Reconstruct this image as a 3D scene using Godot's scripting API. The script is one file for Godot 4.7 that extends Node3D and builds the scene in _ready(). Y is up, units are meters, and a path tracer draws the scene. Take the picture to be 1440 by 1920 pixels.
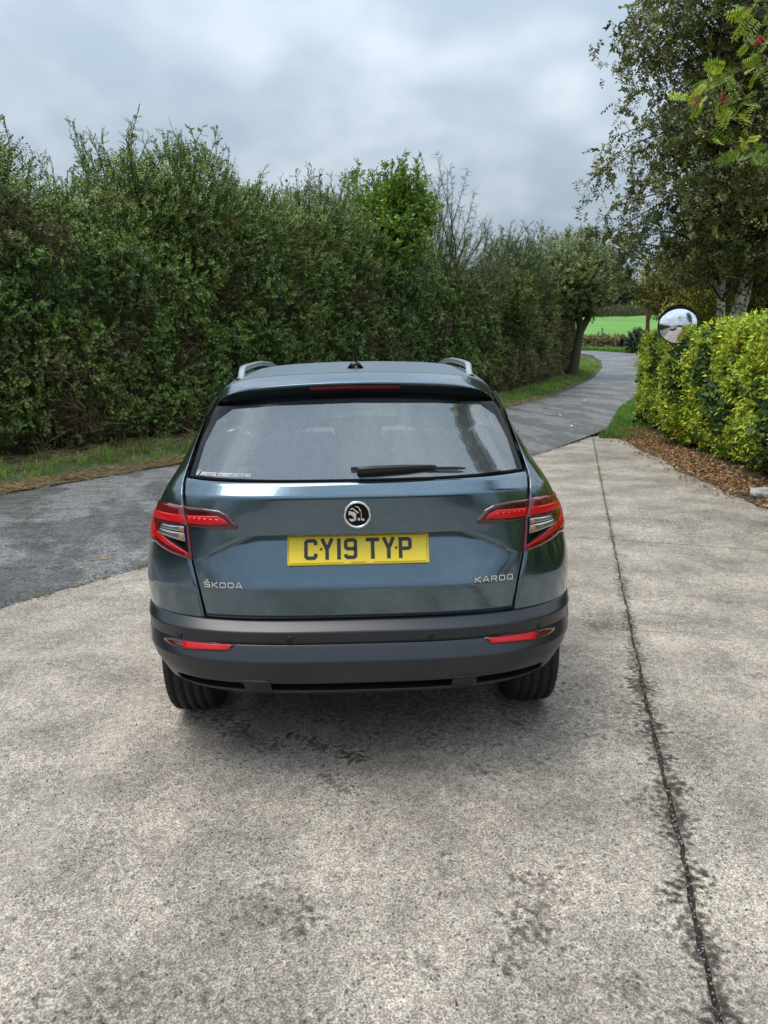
extends Node3D
# A grey-blue car seen from behind on a concrete yard beside a country lane, tall hedges, overcast sky.

var rng := RandomNumberGenerator.new()
var M := {}

# ---------------------------------------------------------------- small helpers
func tag(o: Node3D, label := "", category := "", group := "", kind := "") -> Node3D:
	if label: o.set_meta("label", label)
	if category: o.set_meta("category", category)
	if group: o.set_meta("group", group)
	if kind: o.set_meta("kind", kind)
	return o

func base(called: String, at := Vector3.ZERO, parent: Node3D = self) -> Node3D:
	var o := Node3D.new()
	o.name = called
	o.position = at
	parent.add_child(o, true)
	return o

func mi(called: String, mesh: Mesh, mat: Material, parent: Node3D = self) -> MeshInstance3D:
	var o := MeshInstance3D.new()
	o.name = called
	o.mesh = mesh
	o.material_override = mat
	parent.add_child(o, true)
	return o

func mm(called: String, mesh: Mesh, mat: Material, xs: Array[Transform3D], cs_: PackedColorArray, parent: Node3D = self) -> MultiMeshInstance3D:
	var m := MultiMesh.new()
	m.transform_format = MultiMesh.TRANSFORM_3D
	m.use_colors = true
	m.mesh = mesh
	m.instance_count = xs.size()
	for i in xs.size():
		m.set_instance_transform(i, xs[i])
		m.set_instance_color(i, cs_[i])
	var o := MultiMeshInstance3D.new()
	o.name = called
	o.multimesh = m
	o.material_override = mat
	o.set_meta("kind", "stuff")
	parent.add_child(o, true)
	return o

func mat(color: Color, rough := 0.8, metal := 0.0) -> StandardMaterial3D:      # colour given as linear values
	var m := StandardMaterial3D.new()
	m.albedo_color = color.linear_to_srgb()
	m.roughness = rough
	m.metallic = metal
	return m

func lin(x: float, xs: Array, ys: Array) -> float:
	if x <= xs[0]: return ys[0]
	for i in range(1, xs.size()):
		if x <= xs[i]:
			return lerpf(ys[i - 1], ys[i], (x - xs[i - 1]) / (xs[i] - xs[i - 1]))
	return ys[ys.size() - 1]

func rr(a: float, b: float) -> float:
	return rng.randf_range(a, b)

func rdir() -> Vector3:
	var z := rr(-1, 1)
	var t := rr(0, TAU)
	var r := sqrt(1.0 - z * z)
	return Vector3(r * cos(t), z, r * sin(t))

func basis_y(dir: Vector3, roll: float, s: float) -> Basis:
	var y := dir.normalized()
	var x := y.cross(Vector3(0.31, 0.22, 0.92)).normalized()
	var z := x.cross(y)
	return (Basis(x, y, z) * Basis(Vector3.UP, roll)).scaled_local(Vector3(s, s, s))

# arrays of a mesh that is being gathered
class Geo:
	var v := PackedVector3Array()
	var n := PackedVector3Array()
	var c := PackedColorArray()
	var uv := PackedVector2Array()
	var uv2 := PackedVector2Array()
	var idx := PackedInt32Array()
	func tri(a: Vector3, b: Vector3, d: Vector3, col := Color.WHITE):     # a, b, d clockwise seen from the front
		var k := v.size()
		var nn := (d - a).cross(b - a).normalized()
		for p in [a, b, d]:
			v.append(p); n.append(nn); c.append(col); uv.append(Vector2(p.x, p.z))
		idx.append(k); idx.append(k + 1); idx.append(k + 2)
	func quad(a: Vector3, b: Vector3, d: Vector3, e: Vector3, col := Color.WHITE):
		tri(a, b, d, col); tri(a, d, e, col)
	func box(lo: Vector3, hi: Vector3, xf := Transform3D(), col := Color.WHITE):
		var p := []
		for k in 8:
			p.append(xf * Vector3(hi.x if k & 1 else lo.x, hi.y if k & 2 else lo.y, hi.z if k & 4 else lo.z))
		quad(p[4], p[6], p[7], p[5], col); quad(p[1], p[3], p[2], p[0], col)
		quad(p[5], p[7], p[3], p[1], col); quad(p[0], p[2], p[6], p[4], col)
		quad(p[6], p[2], p[3], p[7], col); quad(p[0], p[4], p[5], p[1], col)
	func bevel_box(size: Vector3, bev: float, xf := Transform3D(), col := Color.WHITE):
		# eight-sided prism along x with chamfered long edges and chamfered ends
		var h := size * 0.5
		var ring := []
		for q in [[-1, 1], [1, 1], [1, -1], [-1, -1]]:
			ring.append(q)
		var prof := []
		for k in 4:
			var sy: float = [1, 1, -1, -1][k]
			var sz: float = [-1, 1, 1, -1][k]
			if k % 2 == 0:
				prof.append(Vector2(sy * (h.y - bev), sz * h.z)); prof.append(Vector2(sy * h.y, sz * (h.z - bev)))
			else:
				prof.append(Vector2(sy * h.y, sz * (h.z - bev))); prof.append(Vector2(sy * (h.y - bev), sz * h.z))
		var st := [[-h.x, 0.7], [-h.x + bev, 1.0], [h.x - bev, 1.0], [h.x, 0.7]]
		var rows := []
		for s in st:
			var row := []
			var inset: float = bev if s[1] < 1.0 else 0.0
			for p in prof:
				row.append(xf * Vector3(s[0], p.x - signf(p.x) * inset, p.y - signf(p.y) * inset))
			rows.append(row)
		for i in 3:
			for k in 8:
				quad(rows[i][k], rows[i + 1][k], rows[i + 1][(k + 1) % 8], rows[i][(k + 1) % 8], col)
		for k in range(1, 7):
			tri(rows[0][0], rows[0][k], rows[0][k + 1], col)
			tri(rows[3][0], rows[3][k + 1], rows[3][k], col)
	func tube(pts: Array, rad: Array, sides := 6, col := Color.WHITE):
		var k0 := v.size()
		for i in pts.size():
			var t: Vector3 = (pts[mini(i + 1, pts.size() - 1)] - pts[maxi(i - 1, 0)]).normalized()
			var x := t.cross(Vector3(0.13, 0.31, 0.94)).normalized()
			var y := t.cross(x)
			for s in sides:
				var a := TAU * s / sides
				var d := x * cos(a) + y * sin(a)
				v.append(pts[i] + d * rad[i]); n.append(d); c.append(col); uv.append(Vector2(float(s) / sides, i * 0.2))
		for i in pts.size() - 1:
			for s in sides:
				var a := k0 + i * sides + s
				var b := k0 + i * sides + (s + 1) % sides
				for q in [a, a + sides, b, b, a + sides, b + sides]: idx.append(q)
	func grid(P: Array, flip := false, keep := [], uvs := []):      # P[row][col], smooth
		var nr := P.size()
		var nc: int = P[0].size()
		var k0 := v.size()
		var nn := PackedVector3Array()
		nn.resize(nr * nc)
		for r in nr - 1:
			for q in nc - 1:
				var a: Vector3 = P[r][q]
				var b: Vector3 = P[r][q + 1]
				var d: Vector3 = P[r + 1][q]
				var e: Vector3 = P[r + 1][q + 1]
				var f := (e - a).cross(d - b)
				if flip: f = -f
				for w in [r * nc + q, r * nc + q + 1, (r + 1) * nc + q, (r + 1) * nc + q + 1]:
					nn[w] += f
		for r in nr:
			for q in nc:
				v.append(P[r][q]); n.append(nn[r * nc + q].normalized()); c.append(Color.WHITE)
				uv.append(uvs[r][q] if uvs else Vector2(q, r))
		for r in nr - 1:
			for q in nc - 1:
				if keep and not keep[r][q]: continue
				var a := k0 + r * nc + q
				var b := a + 1
				var d := a + nc
				var e := d + 1
				for w in ([a, b, d, b, e, d] if flip else [a, d, b, b, d, e]): idx.append(w)
	func mesh() -> ArrayMesh:
		var A := []
		A.resize(Mesh.ARRAY_MAX)
		A[Mesh.ARRAY_VERTEX] = v
		A[Mesh.ARRAY_NORMAL] = n
		A[Mesh.ARRAY_COLOR] = c
		if uv.size() == v.size(): A[Mesh.ARRAY_TEX_UV] = uv
		if uv2.size() == v.size(): A[Mesh.ARRAY_TEX_UV2] = uv2
		A[Mesh.ARRAY_INDEX] = idx
		var m := ArrayMesh.new()
		m.add_surface_from_arrays(Mesh.PRIMITIVE_TRIANGLES, A)
		return m

# ---------------------------------------------------------------- noise and textures
func noise(seed_: int, freq: float, oct := 4, kind := FastNoiseLite.TYPE_SIMPLEX_SMOOTH) -> FastNoiseLite:
	var f := FastNoiseLite.new()
	f.seed = seed_
	f.noise_type = kind
	f.frequency = freq
	f.fractal_type = FastNoiseLite.FRACTAL_FBM if oct > 1 else FastNoiseLite.FRACTAL_NONE
	f.fractal_octaves = oct
	return f

func cells(seed_: int, freq: float, ret: int) -> FastNoiseLite:
	var f := noise(seed_, freq, 1, FastNoiseLite.TYPE_CELLULAR)
	f.cellular_return_type = ret
	f.cellular_distance_function = FastNoiseLite.DISTANCE_EUCLIDEAN
	f.cellular_jitter = 1.0
	return f

func bytes_of(f: FastNoiseLite, n: int) -> PackedByteArray:          # seamless, normalised to 0..255
	var im := f.get_seamless_image(n, n, false, false, 0.12)
	im.convert(Image.FORMAT_L8)
	return im.get_data()

func tex_rgb(data: PackedByteArray, n: int) -> ImageTexture:
	return ImageTexture.create_from_image(Image.create_from_data(n, n, false, Image.FORMAT_RGB8, data))

func tex_l(data: PackedByteArray, n: int) -> ImageTexture:
	return ImageTexture.create_from_image(Image.create_from_data(n, n, false, Image.FORMAT_L8, data))

func concrete_textures() -> Array:
	# worn exposed aggregate: pale mortar, grey gaps and scattered dark stones; 2048 pixels over 2.8 m
	var n := 2048
	var dist := bytes_of(cells(11, 0.085, FastNoiseLite.RETURN_DISTANCE), n)
	var val := bytes_of(cells(11, 0.085, FastNoiseLite.RETURN_CELL_VALUE), n)
	var fine := bytes_of(noise(5, 0.24, 2), n)
	var grain := bytes_of(noise(6, 0.115, 4), n)
	var mid := bytes_of(noise(8, 0.012, 4), n)
	var mid2 := bytes_of(noise(29, 0.035, 3), n)
	var out := PackedByteArray()
	out.resize(n * n * 3)
	var hgt_ := PackedByteArray()
	hgt_.resize(n * n)
	for i in n * n:
		var f := fine[i] / 255.0 - 0.5
		var g := grain[i] / 255.0 - 0.5
		var m := mid[i] / 255.0 - 0.5
		var m2 := mid2[i] / 255.0 - 0.5
		var k := clampf((g + 0.55 * f + 0.30 * m2) * 2.3 + 0.60, 0.0, 1.0)      # 1 pale mortar, 0 gap
		var t := lerpf(0.56, 0.82, k) + f * 0.20 + m * 0.12 + m2 * 0.10
		var rd := 0.011
		var q := val[i]
		if q > 214 and dist[i] + f * 60.0 < 70:                                   # single stones
			t = lerpf(t, 0.36 + 0.25 * ((q % 7) / 7.0), 0.75)
			rd = -0.012
		elif q < 26 and dist[i] + f * 60.0 < 84:
			t = lerpf(t, 0.66, 0.6)
			rd = 0.035
		t = clampf(t, 0.10, 0.95)
		out[i * 3] = int(clampf(t + rd, 0, 1) * 255)
		out[i * 3 + 1] = int(clampf(t * 0.982, 0, 1) * 255)
		out[i * 3 + 2] = int(clampf(t * 0.950, 0, 1) * 255)
		hgt_[i] = int(clampf(0.5 + (k - 0.5) * 0.55 + f * 0.45, 0, 1) * 255)
	return [tex_rgb(out, n), tex_l(hgt_, n)]

func yard_stains() -> ImageTexture:
	# dirt, damp and tyre marks over the yard, 2048 pixels over 15 m, multiplied into the concrete; placed where the photograph has them
	var n := 2048
	var span := 15.0
	var a := noise(71, 0.010, 5).get_image(n, n)
	var b := noise(72, 0.032, 5).get_image(n, n)
	var e := noise(73, 0.22, 3).get_image(n, n)
	a.convert(Image.FORMAT_L8); b.convert(Image.FORMAT_L8); e.convert(Image.FORMAT_L8)
	var A := a.get_data()
	var B := b.get_data()
	var E_ := e.get_data()
	var out := PackedByteArray()
	out.resize(n * n * 3)
	for y in n:
		for x in n:
			var i := y * n + x
			var t := 0.90 + (A[i] - 128) / 128.0 * 0.16 + (B[i] - 128) / 128.0 * 0.10
			var k := (B[i] + E_[i] * 0.6 - 205) / 128.0
			if k > 0.30: t -= (k - 0.30) * 0.35
			t = clampf(t, 0.3, 1.0)
			out[i * 3] = int(t * 255); out[i * 3 + 1] = int(t * 252); out[i * 3 + 2] = int(t * 246)
	# patches of spilt dirt: centre x, z, radius along and across, turn, strength
	for s in [[-0.36, -1.95, 0.10, 0.05, 0.3, 0.45], [-0.27, -2.0, 0.05, 0.03, 0.9, 0.5], [-0.42, -2.02, 0.05, 0.025, -0.6, 0.4], [0.42, -1.93, 0.07, 0.13, 0.2, 0.45], [0.36, -1.80, 0.05, 0.09, 0.4, 0.4],
			[0.62, -1.66, 0.05, 0.05, 0.0, 0.4], [-0.33, -2.95, 0.16, 0.03, 0.75, 0.5], [-0.25, -2.68, 0.12, 0.03, 0.8, 0.5], [-0.16, -2.83, 0.05, 0.03, 0.2, 0.55], [-1.0, -3.75, 0.30, 0.06, 0.8, 0.35],
			[-0.55, -1.60, 0.30, 0.10, 0.1, 0.30], [-0.75, -1.55, 0.16, 0.06, 0.0, 0.35], [-0.60, -3.00, 0.20, 0.05, 0.6, 0.4], [1.30, -4.30, 0.16, 0.10, 0.2, 0.35], [1.62, -4.35, 0.10, 0.05, 0.4, 0.35],
			[3.9, -6.9, 0.9, 0.35, 0.15, 0.35], [3.5, -12.2, 0.8, 0.5, 0.2, 0.30], [4.2, -9.6, 0.8, 0.5, -0.3, 0.30], [2.5, -7.4, 0.5, 0.2, 0.3, 0.22], [0.2, -3.3, 0.7, 0.25, 0.1, 0.35], [1.02, -2.42, 0.05, 0.22, 0.25, 0.5], [0.86, -1.72, 0.06, 0.26, 0.25, 0.55], [1.15, -2.98, 0.035, 0.2, 0.25, 0.45], [1.24, -3.4, 0.035, 0.25, 0.25, 0.4], [1.45, -4.2, 0.03, 0.25, 0.25, 0.35], [0.95, -2.1, 0.04, 0.12, 0.25, 0.4], [0.74, -1.5, 0.05, 0.1, 0.2, 0.5]]:
		var px: float = ((s[0] - 2.5) / span + 0.5) * n
		var py: float = ((s[1] + 8.75) / span + 0.5) * n
		var r := int(maxf(s[2], s[3]) / span * n * 1.6) + 3
		for dy in range(-r, r + 1):
			for dx in range(-r, r + 1):
				var X := int(px) + dx
				var Y := int(py) + dy
				if X < 0 or Y < 0 or X >= n or Y >= n: continue
				var i := Y * n + X
				var w := Vector2(dx, dy).rotated(-s[5] * 0.0 - s[4]) / n * span
				var q := Vector2(w.x / s[2], w.y / s[3]).length()
				var k: float = (1.05 - q * 0.85 + (B[i] - 128) / 128.0 * 1.0 + (E_[i] - 128) / 128.0 * 1.7)
				if k <= 0.0: continue
				k = minf(k * 1.1, 1.0) * s[5] * 0.58
				out[i * 3] = int(out[i * 3] * (1.0 - k)); out[i * 3 + 1] = int(out[i * 3 + 1] * (1.0 - k * 1.02)); out[i * 3 + 2] = int(out[i * 3 + 2] * (1.0 - k * 1.06))
	var seam := noise(74, 0.9, 3)
	for y in n:
		var z := (float(y) / n - 0.5) * span - 8.75
		if z < -15.0 or z > 5.0: continue
		var jx := lin(-z, [-5.2, 0.0, 1.54, 2.4, 3.4, 6.0, 9.9, 15.0], [-0.55, 0.40, 0.80, 1.02, 1.26, 1.92, 2.92, 4.24])
		var wd := lin(-z, [1.3, 1.9, 2.6, 4.0, 6.0, 9.0], [0.075, 0.042, 0.036, 0.036, 0.024, 0.018]) * (1.0 + 1.1 * seam.get_noise_2d(z * 2.4, 3.0))
		var r := int(0.16 / span * n)
		for dx in range(-r, r + 1):
			var X := int(((jx - 2.5) / span + 0.5) * n) + dx
			if X < 0 or X >= n: continue
			var i := y * n + X
			var away := absf(dx) / float(n) * span / maxf(wd, 0.006)
			var k: float = clampf(1.25 - away + (B[i] - 128) / 128.0 * 1.1 + (E_[i] - 128) / 128.0 * 1.5, 0.0, 1.0) * 0.32
			out[i * 3] = int(out[i * 3] * (1.0 - k)); out[i * 3 + 1] = int(out[i * 3 + 1] * (1.0 - k)); out[i * 3 + 2] = int(out[i * 3 + 2] * (1.0 - k * 1.06))
	rng.seed = 99
	for q in [[1.25, -4.35, 0.5], [1.5, -4.55, 0.2], [2.6, -4.8, 0.1], [2.2, -8.2, 0.6]]:      # hairline cracks
		var at := Vector2(q[0], q[1])
		var ang: float = q[2]
		for k in 150:
			ang += rr(-0.45, 0.45) * 0.6
			ang = lerpf(ang, q[2], 0.06)
			at += Vector2(cos(ang), sin(ang)) * 0.006
			var X := int(((at.x - 2.5) / span + 0.5) * n)
			var Y := int(((at.y + 8.75) / span + 0.5) * n)
			if X < 0 or Y < 0 or X >= n or Y >= n: continue
			var i := Y * n + X
			var fade := rr(0.68, 0.9)
			for h in 3: out[i * 3 + h] = int(out[i * 3 + h] * fade)
	return tex_rgb(out, n)

func asphalt_textures() -> Array:
	var n := 1024
	var d := bytes_of(cells(31, 0.12, FastNoiseLite.RETURN_DISTANCE), n)
	var q := bytes_of(cells(31, 0.12, FastNoiseLite.RETURN_CELL_VALUE), n)
	var f := bytes_of(noise(32, 0.25, 2), n)
	var m := bytes_of(noise(33, 0.012, 4), n)
	var out := PackedByteArray()
	out.resize(n * n * 3)
	for i in n * n:
		var t := 0.44 + (q[i] - 128) / 255.0 * 0.22 - maxf(0, d[i] - 120) / 255.0 * 0.22 + (f[i] - 128) / 255.0 * 0.20 + (m[i] - 128) / 255.0 * 0.10
		t = clampf(t, 0.1, 0.8)
		out[i * 3] = int(t * 255); out[i * 3 + 1] = int(t * 254); out[i * 3 + 2] = int(t * 252)
	return [tex_rgb(out, n), tex_l(d, n)]

func patches_texture(seed_: int, lo: float, hi: float, cut: float, stretch: float) -> ImageTexture:
	# worn and patched areas, used both as a multiplier and as roughness
	var n := 512
	var f := noise(seed_, 0.012, 5)
	var g := noise(seed_ + 1, 0.06, 3)
	var out := PackedByteArray()
	out.resize(n * n * 3)
	for y in n:
		for x in n:
			var t := f.get_noise_2d(x * stretch, y) + 0.35 * g.get_noise_2d(x * stretch, y)
			var k := smoothstep(cut - 0.12, cut + 0.12, t)
			var u := lerpf(lo, hi, k) + 0.05 * g.get_noise_2d(x, y)
			var b := int(clampf(u, 0, 1) * 255)
			var i := (y * n + x) * 3
			out[i] = b; out[i + 1] = b; out[i + 2] = b
	return tex_rgb(out, n)

func speck_texture(n: int, freq: float, dark: float, share: float) -> ImageTexture:   # scattered drops and specks
	var d := bytes_of(cells(51, freq, FastNoiseLite.RETURN_DISTANCE), n)
	var q := bytes_of(cells(51, freq, FastNoiseLite.RETURN_CELL_VALUE), n)
	var m := bytes_of(noise(53, 0.01, 3), n)
	var out := PackedByteArray()
	out.resize(n * n * 3)
	for i in n * n:
		var r := (q[i] / 255.0 - (1.0 - share)) / share
		var t := 1.0
		if r > 0.0 and d[i] < 30 + 55 * r: t = dark
		t *= 0.97 + (m[i] - 128) / 255.0 * 0.06
		var b := int(clampf(t, 0, 1) * 255)
		out[i * 3] = b; out[i * 3 + 1] = b; out[i * 3 + 2] = b
	return tex_rgb(out, n)

func sky_panorama() -> ImageTexture:
	var w := 1024
	var h := 512
	var im := Image.create(w, h, false, Image.FORMAT_RGBF)
	var f := noise(4, 0.75, 6)
	var g := noise(19, 1.7, 4)
	var p := noise(27, 0.25, 3)
	for y in h:
		var el := (0.5 - (y + 0.5) / h) * PI
		for x in w:
			var az := (x + 0.5) / w * TAU
			var d := Vector3(sin(az) * cos(el), sin(el), -cos(az) * cos(el))
			var s := maxf(d.y, 0.0)
			var q := d / (s + 0.28)
			var wq := Vector2(g.get_noise_2d(q.x * 0.6, q.z * 0.6), g.get_noise_2d(q.x * 0.6 + 31.0, q.z * 0.6)) * 0.35
			var c := f.get_noise_3d(q.x + 3.0 + wq.x, q.z + wq.y, 0.3) + 0.6 * g.get_noise_3d(q.x, q.z, 1.7)
			c += 0.22 * g.get_noise_3d(q.x * 4.0, q.z * 4.0, 7.0)
			var big := p.get_noise_3d(q.x * 1.3, q.z * 1.3, 5.0)
			var l := 0.30 + 0.78 * s                      # an overcast sky grows brighter upwards
			var k := clampf(0.5 + 1.15 * c + 0.5 * big, 0.0, 1.0)
			l *= lerpf(0.78, 1.08, k * k * (3.0 - 2.0 * k))
			var blue := clampf(1.0 - k * 0.85, 0.0, 1.0)
			var col := Color(l * lerpf(0.94, 0.78, blue), l * lerpf(1.01, 0.97, blue), l * lerpf(1.10, 1.16, blue))
			if d.y < 0.0: col = col.lerp(Color(0.16, 0.17, 0.15), smoothstep(0.0, 0.08, -d.y))
			im.set_pixel(x, y, col)
	return ImageTexture.create_from_image(im)

# ---------------------------------------------------------------- materials
func make_materials():
	var ct := concrete_textures()
	var st := yard_stains()
	var c := StandardMaterial3D.new()
	c.albedo_texture = ct[0]
	c.albedo_color = Color(1.0, 0.985, 0.965)
	c.roughness = 0.78
	c.heightmap_enabled = true
	c.heightmap_texture = ct[1]
	c.heightmap_scale = 0.55
	c.detail_enabled = true
	c.detail_albedo = st
	c.detail_blend_mode = BaseMaterial3D.BLEND_MODE_MUL
	c.detail_uv_layer = BaseMaterial3D.DETAIL_UV_2
	M.concrete = c
	var at := asphalt_textures()
	var a := StandardMaterial3D.new()
	a.albedo_texture = at[0]
	a.albedo_color = Color(1.0, 1.0, 1.0)
	a.roughness = 1.0
	var pt := patches_texture(90, 0.62, 0.38, 0.12, 0.45)
	a.roughness_texture = pt
	a.roughness_texture_channel = BaseMaterial3D.TEXTURE_CHANNEL_RED
	a.heightmap_enabled = true
	a.heightmap_texture = at[1]
	a.heightmap_scale = -0.35
	a.detail_enabled = true
	a.detail_albedo = patches_texture(95, 0.78, 1.0, 0.0, 0.35)
	a.detail_blend_mode = BaseMaterial3D.BLEND_MODE_MUL
	a.detail_uv_layer = BaseMaterial3D.DETAIL_UV_2
	M.asphalt = a
	var grit := mat(Color(0.075, 0.068, 0.055), 0.5)
	grit.albedo_texture = at[0]
	grit.albedo_color = Color(0.62, 0.59, 0.52)
	grit.uv1_triplanar = true; grit.uv1_world_triplanar = true
	grit.uv1_scale = Vector3(1.3, 1.3, 1.3)
	grit.heightmap_enabled = true; grit.heightmap_texture = at[1]; grit.heightmap_scale = -0.9
	M.grit = grit
	# ground: grass and earth tinted by vertex colour
	var gb := bytes_of(noise(61, 0.03, 5), 512)
	for i in gb.size(): gb[i] = 205 + gb[i] * 50 / 255
	var gn := tex_l(gb, 512)
	var g := StandardMaterial3D.new()
	g.vertex_color_use_as_albedo = true
	g.albedo_texture = gn
	g.albedo_color = Color(1, 1, 1)
	g.roughness = 0.95
	g.uv1_triplanar = true; g.uv1_world_triplanar = true
	g.uv1_scale = Vector3(0.11, 0.11, 0.11)
	M.ground = g
	# foliage: tint per leaf and per sprig
	for k in [["leaf", 0.48, Color(0.45, 0.52, 0.14)], ["leaf_thin", 0.55, Color(0.60, 0.66, 0.16)], ["leaf_gloss", 0.38, Color(0.34, 0.40, 0.10)]]:
		var l := StandardMaterial3D.new()
		l.vertex_color_use_as_albedo = true
		l.roughness = k[1]
		l.backlight_enabled = true
		l.backlight = k[2]
		l.cull_mode = BaseMaterial3D.CULL_DISABLED
		l.metallic_specular = 0.45
		M[k[0]] = l
	var tw := StandardMaterial3D.new()
	tw.vertex_color_use_as_albedo = true
	tw.roughness = 0.9
	M.twig = tw
	# car paint: metallic flake under clear lacquer with rain specks
	var sp := speck_texture(1024, 0.085, 0.74, 0.08)
	var p := mat(Color(0.115, 0.172, 0.215), 0.16, 0.88)
	p.albedo_texture = sp
	p.uv1_triplanar = true
	p.uv1_scale = Vector3(2.2, 2.2, 2.2)
	p.clearcoat_enabled = true; p.clearcoat = 1.0; p.clearcoat_roughness = 0.03
	M.paint = p
	var pw := p.duplicate()
	pw.roughness = 0.5
	pw.clearcoat_roughness = 0.42
	pw.albedo_texture = speck_texture(1024, 0.12, 0.80, 0.25)
	M.paint_wet = pw
	var pl := mat(Color(0.014, 0.017, 0.023), 0.30)
	pl.metallic_specular = 0.56
	pl.albedo_texture = sp
	pl.uv1_triplanar = true
	pl.uv1_scale = Vector3(2.4, 2.4, 2.4)
	M.plastic = pl
	M.black = mat(Color(0.006, 0.006, 0.007), 0.35)
	M.gloss_black = mat(Color(0.004, 0.004, 0.005), 0.12)
	M.gloss_black.metallic_specular = 0.3
	M.rubber = mat(Color(0.012, 0.012, 0.013), 0.75)
	M.chrome = mat(Color(0.80, 0.81, 0.83), 0.10, 1.0)
	M.silver = mat(Color(0.62, 0.64, 0.67), 0.28, 0.9)
	M.interior = mat(Color(0.055, 0.056, 0.060), 0.8)
	var red := mat(Color(0.16, 0.004, 0.009), 0.12)
	red.clearcoat_enabled = true; red.clearcoat_roughness = 0.02
	M.red_lens = red
	var rb := mat(Color(0.56, 0.006, 0.010), 0.22)
	M.red_bright = rb
	M.red_segment = mat(Color(0.85, 0.05, 0.03), 0.15, 0.3)
	var rd := mat(Color(0.07, 0.004, 0.007), 0.12)
	rd.clearcoat_enabled = true; rd.clearcoat_roughness = 0.02
	M.red_dark = rd
	var cl := mat(Color(0.50, 0.50, 0.50), 0.15, 0.8)
	cl.clearcoat_enabled = true; cl.clearcoat_roughness = 0.02
	M.clear_lens = cl
	M.amber = mat(Color(0.55, 0.25, 0.10), 0.2, 0.3)
	M.plate = mat(Color(0.98, 0.71, 0.0), 0.45)
	M.plate.clearcoat_enabled = true
	M.plate_ink = mat(Color(0.030, 0.030, 0.034), 0.35)
	M.white_print = mat(Color(0.72, 0.74, 0.76), 0.5)
	# privacy glass with rain specks; metallic share added to strengthen its sky reflection
	var gl := mat(Color(0.64, 0.68, 0.70), 0.04, 0.75)
	gl.albedo_texture = speck_texture(1024, 0.07, 0.55, 0.07)
	gl.uv1_triplanar = true; gl.uv1_scale = Vector3(3, 3, 3)
	gl.transparency = BaseMaterial3D.TRANSPARENCY_ALPHA
	gl.albedo_color.a = 0.40
	gl.metallic_specular = 0.8
	M.rear_glass = gl
	var sg := mat(Color(0.55, 0.62, 0.62), 0.03)
	sg.transparency = BaseMaterial3D.TRANSPARENCY_ALPHA
	sg.albedo_color.a = 0.12
	M.pane = sg
	M.mirror = mat(Color(0.88, 0.90, 0.92), 0.02, 1.0)

# ---------------------------------------------------------------- terrain
func hgt(_x: float, z: float) -> float:
	return lin(-z, [30.0, 34.0, 40.0, 48.0, 56.0, 66.0, 80.0, 86.0, 160.0, 270.0, 650.0], [0.0, 0.14, 0.45, 0.9, 1.35, 1.9, 2.5, 3.3, 9.7, 19.0, 32.0])

const LEFT_EDGE := [Vector2(-30, 32.7), Vector2(-17.3, 11.2), Vector2(-11.6, 1.6), Vector2(-8.1, -4.3), Vector2(-4.99, -9.57), Vector2(-3.3, -12.4), Vector2(0.3, -18.5), Vector2(4.0, -24.9), Vector2(6.0, -29.3), Vector2(8.2, -33.8), Vector2(11.3, -40.7), Vector2(14.0, -48.3), Vector2(16.1, -56), Vector2(17.6, -63), Vector2(17.2, -69), Vector2(13.5, -73.5), Vector2(7, -76.5), Vector2(-8, -80)]
const RIGHT_EDGE := [Vector2(-26, 36), Vector2(-13.3, 13.6), Vector2(-7.6, 4.0), Vector2(-4.6, -1.2), Vector2(-2.63, -4.86), Vector2(-1.0, -7.3), Vector2(2.51, -12.39), Vector2(5.1, -17.0), Vector2(7.51, -23.84), Vector2(10.0, -29.8), Vector2(14.0, -39.8), Vector2(17.3, -48.0), Vector2(20.0, -56), Vector2(21.6, -64), Vector2(20.4, -72.5), Vector2(15, -77.5), Vector2(8, -80.5), Vector2(-8, -84)]

func make_ground():
	var g := Geo.new()
	var zs := []
	var z := 60.0
	while z > -650.0:
		zs.append(z)
		z -= 2.0 if z > -100 else (6.0 if z > -200 else 25.0)
	var xs := []
	for x in range(-400, 401, 20): xs.append(float(x))
	for x in range(-38, 60, 2): if not float(x) in xs: xs.append(float(x))
	xs.sort()
	var nf := noise(200, 0.03, 4)
	var P := []
	for zz in zs:
		var row := []
		for x in xs: row.append(Vector3(x, hgt(x, zz) - 0.06 + (0.6 * nf.get_noise_2d(x, zz) if zz < -100 else 0.0), zz))
		P.append(row)
	g.grid(P)
	for i in g.v.size():
		var p := g.v[i]
		var k := 0.5 + 0.9 * nf.get_noise_2d(p.x * 1.3, p.z * 1.3)
		if p.z < -84.0: g.c[i] = Color(0.115, 0.30, 0.045).lerp(Color(0.18, 0.40, 0.07), clampf(k, 0, 1))
		else: g.c[i] = Color(0.05, 0.075, 0.022).lerp(Color(0.07, 0.055, 0.03), clampf(k, 0, 1))
	tag(mi("ground", g.mesh(), M.ground), "", "", "", "structure")

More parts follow.
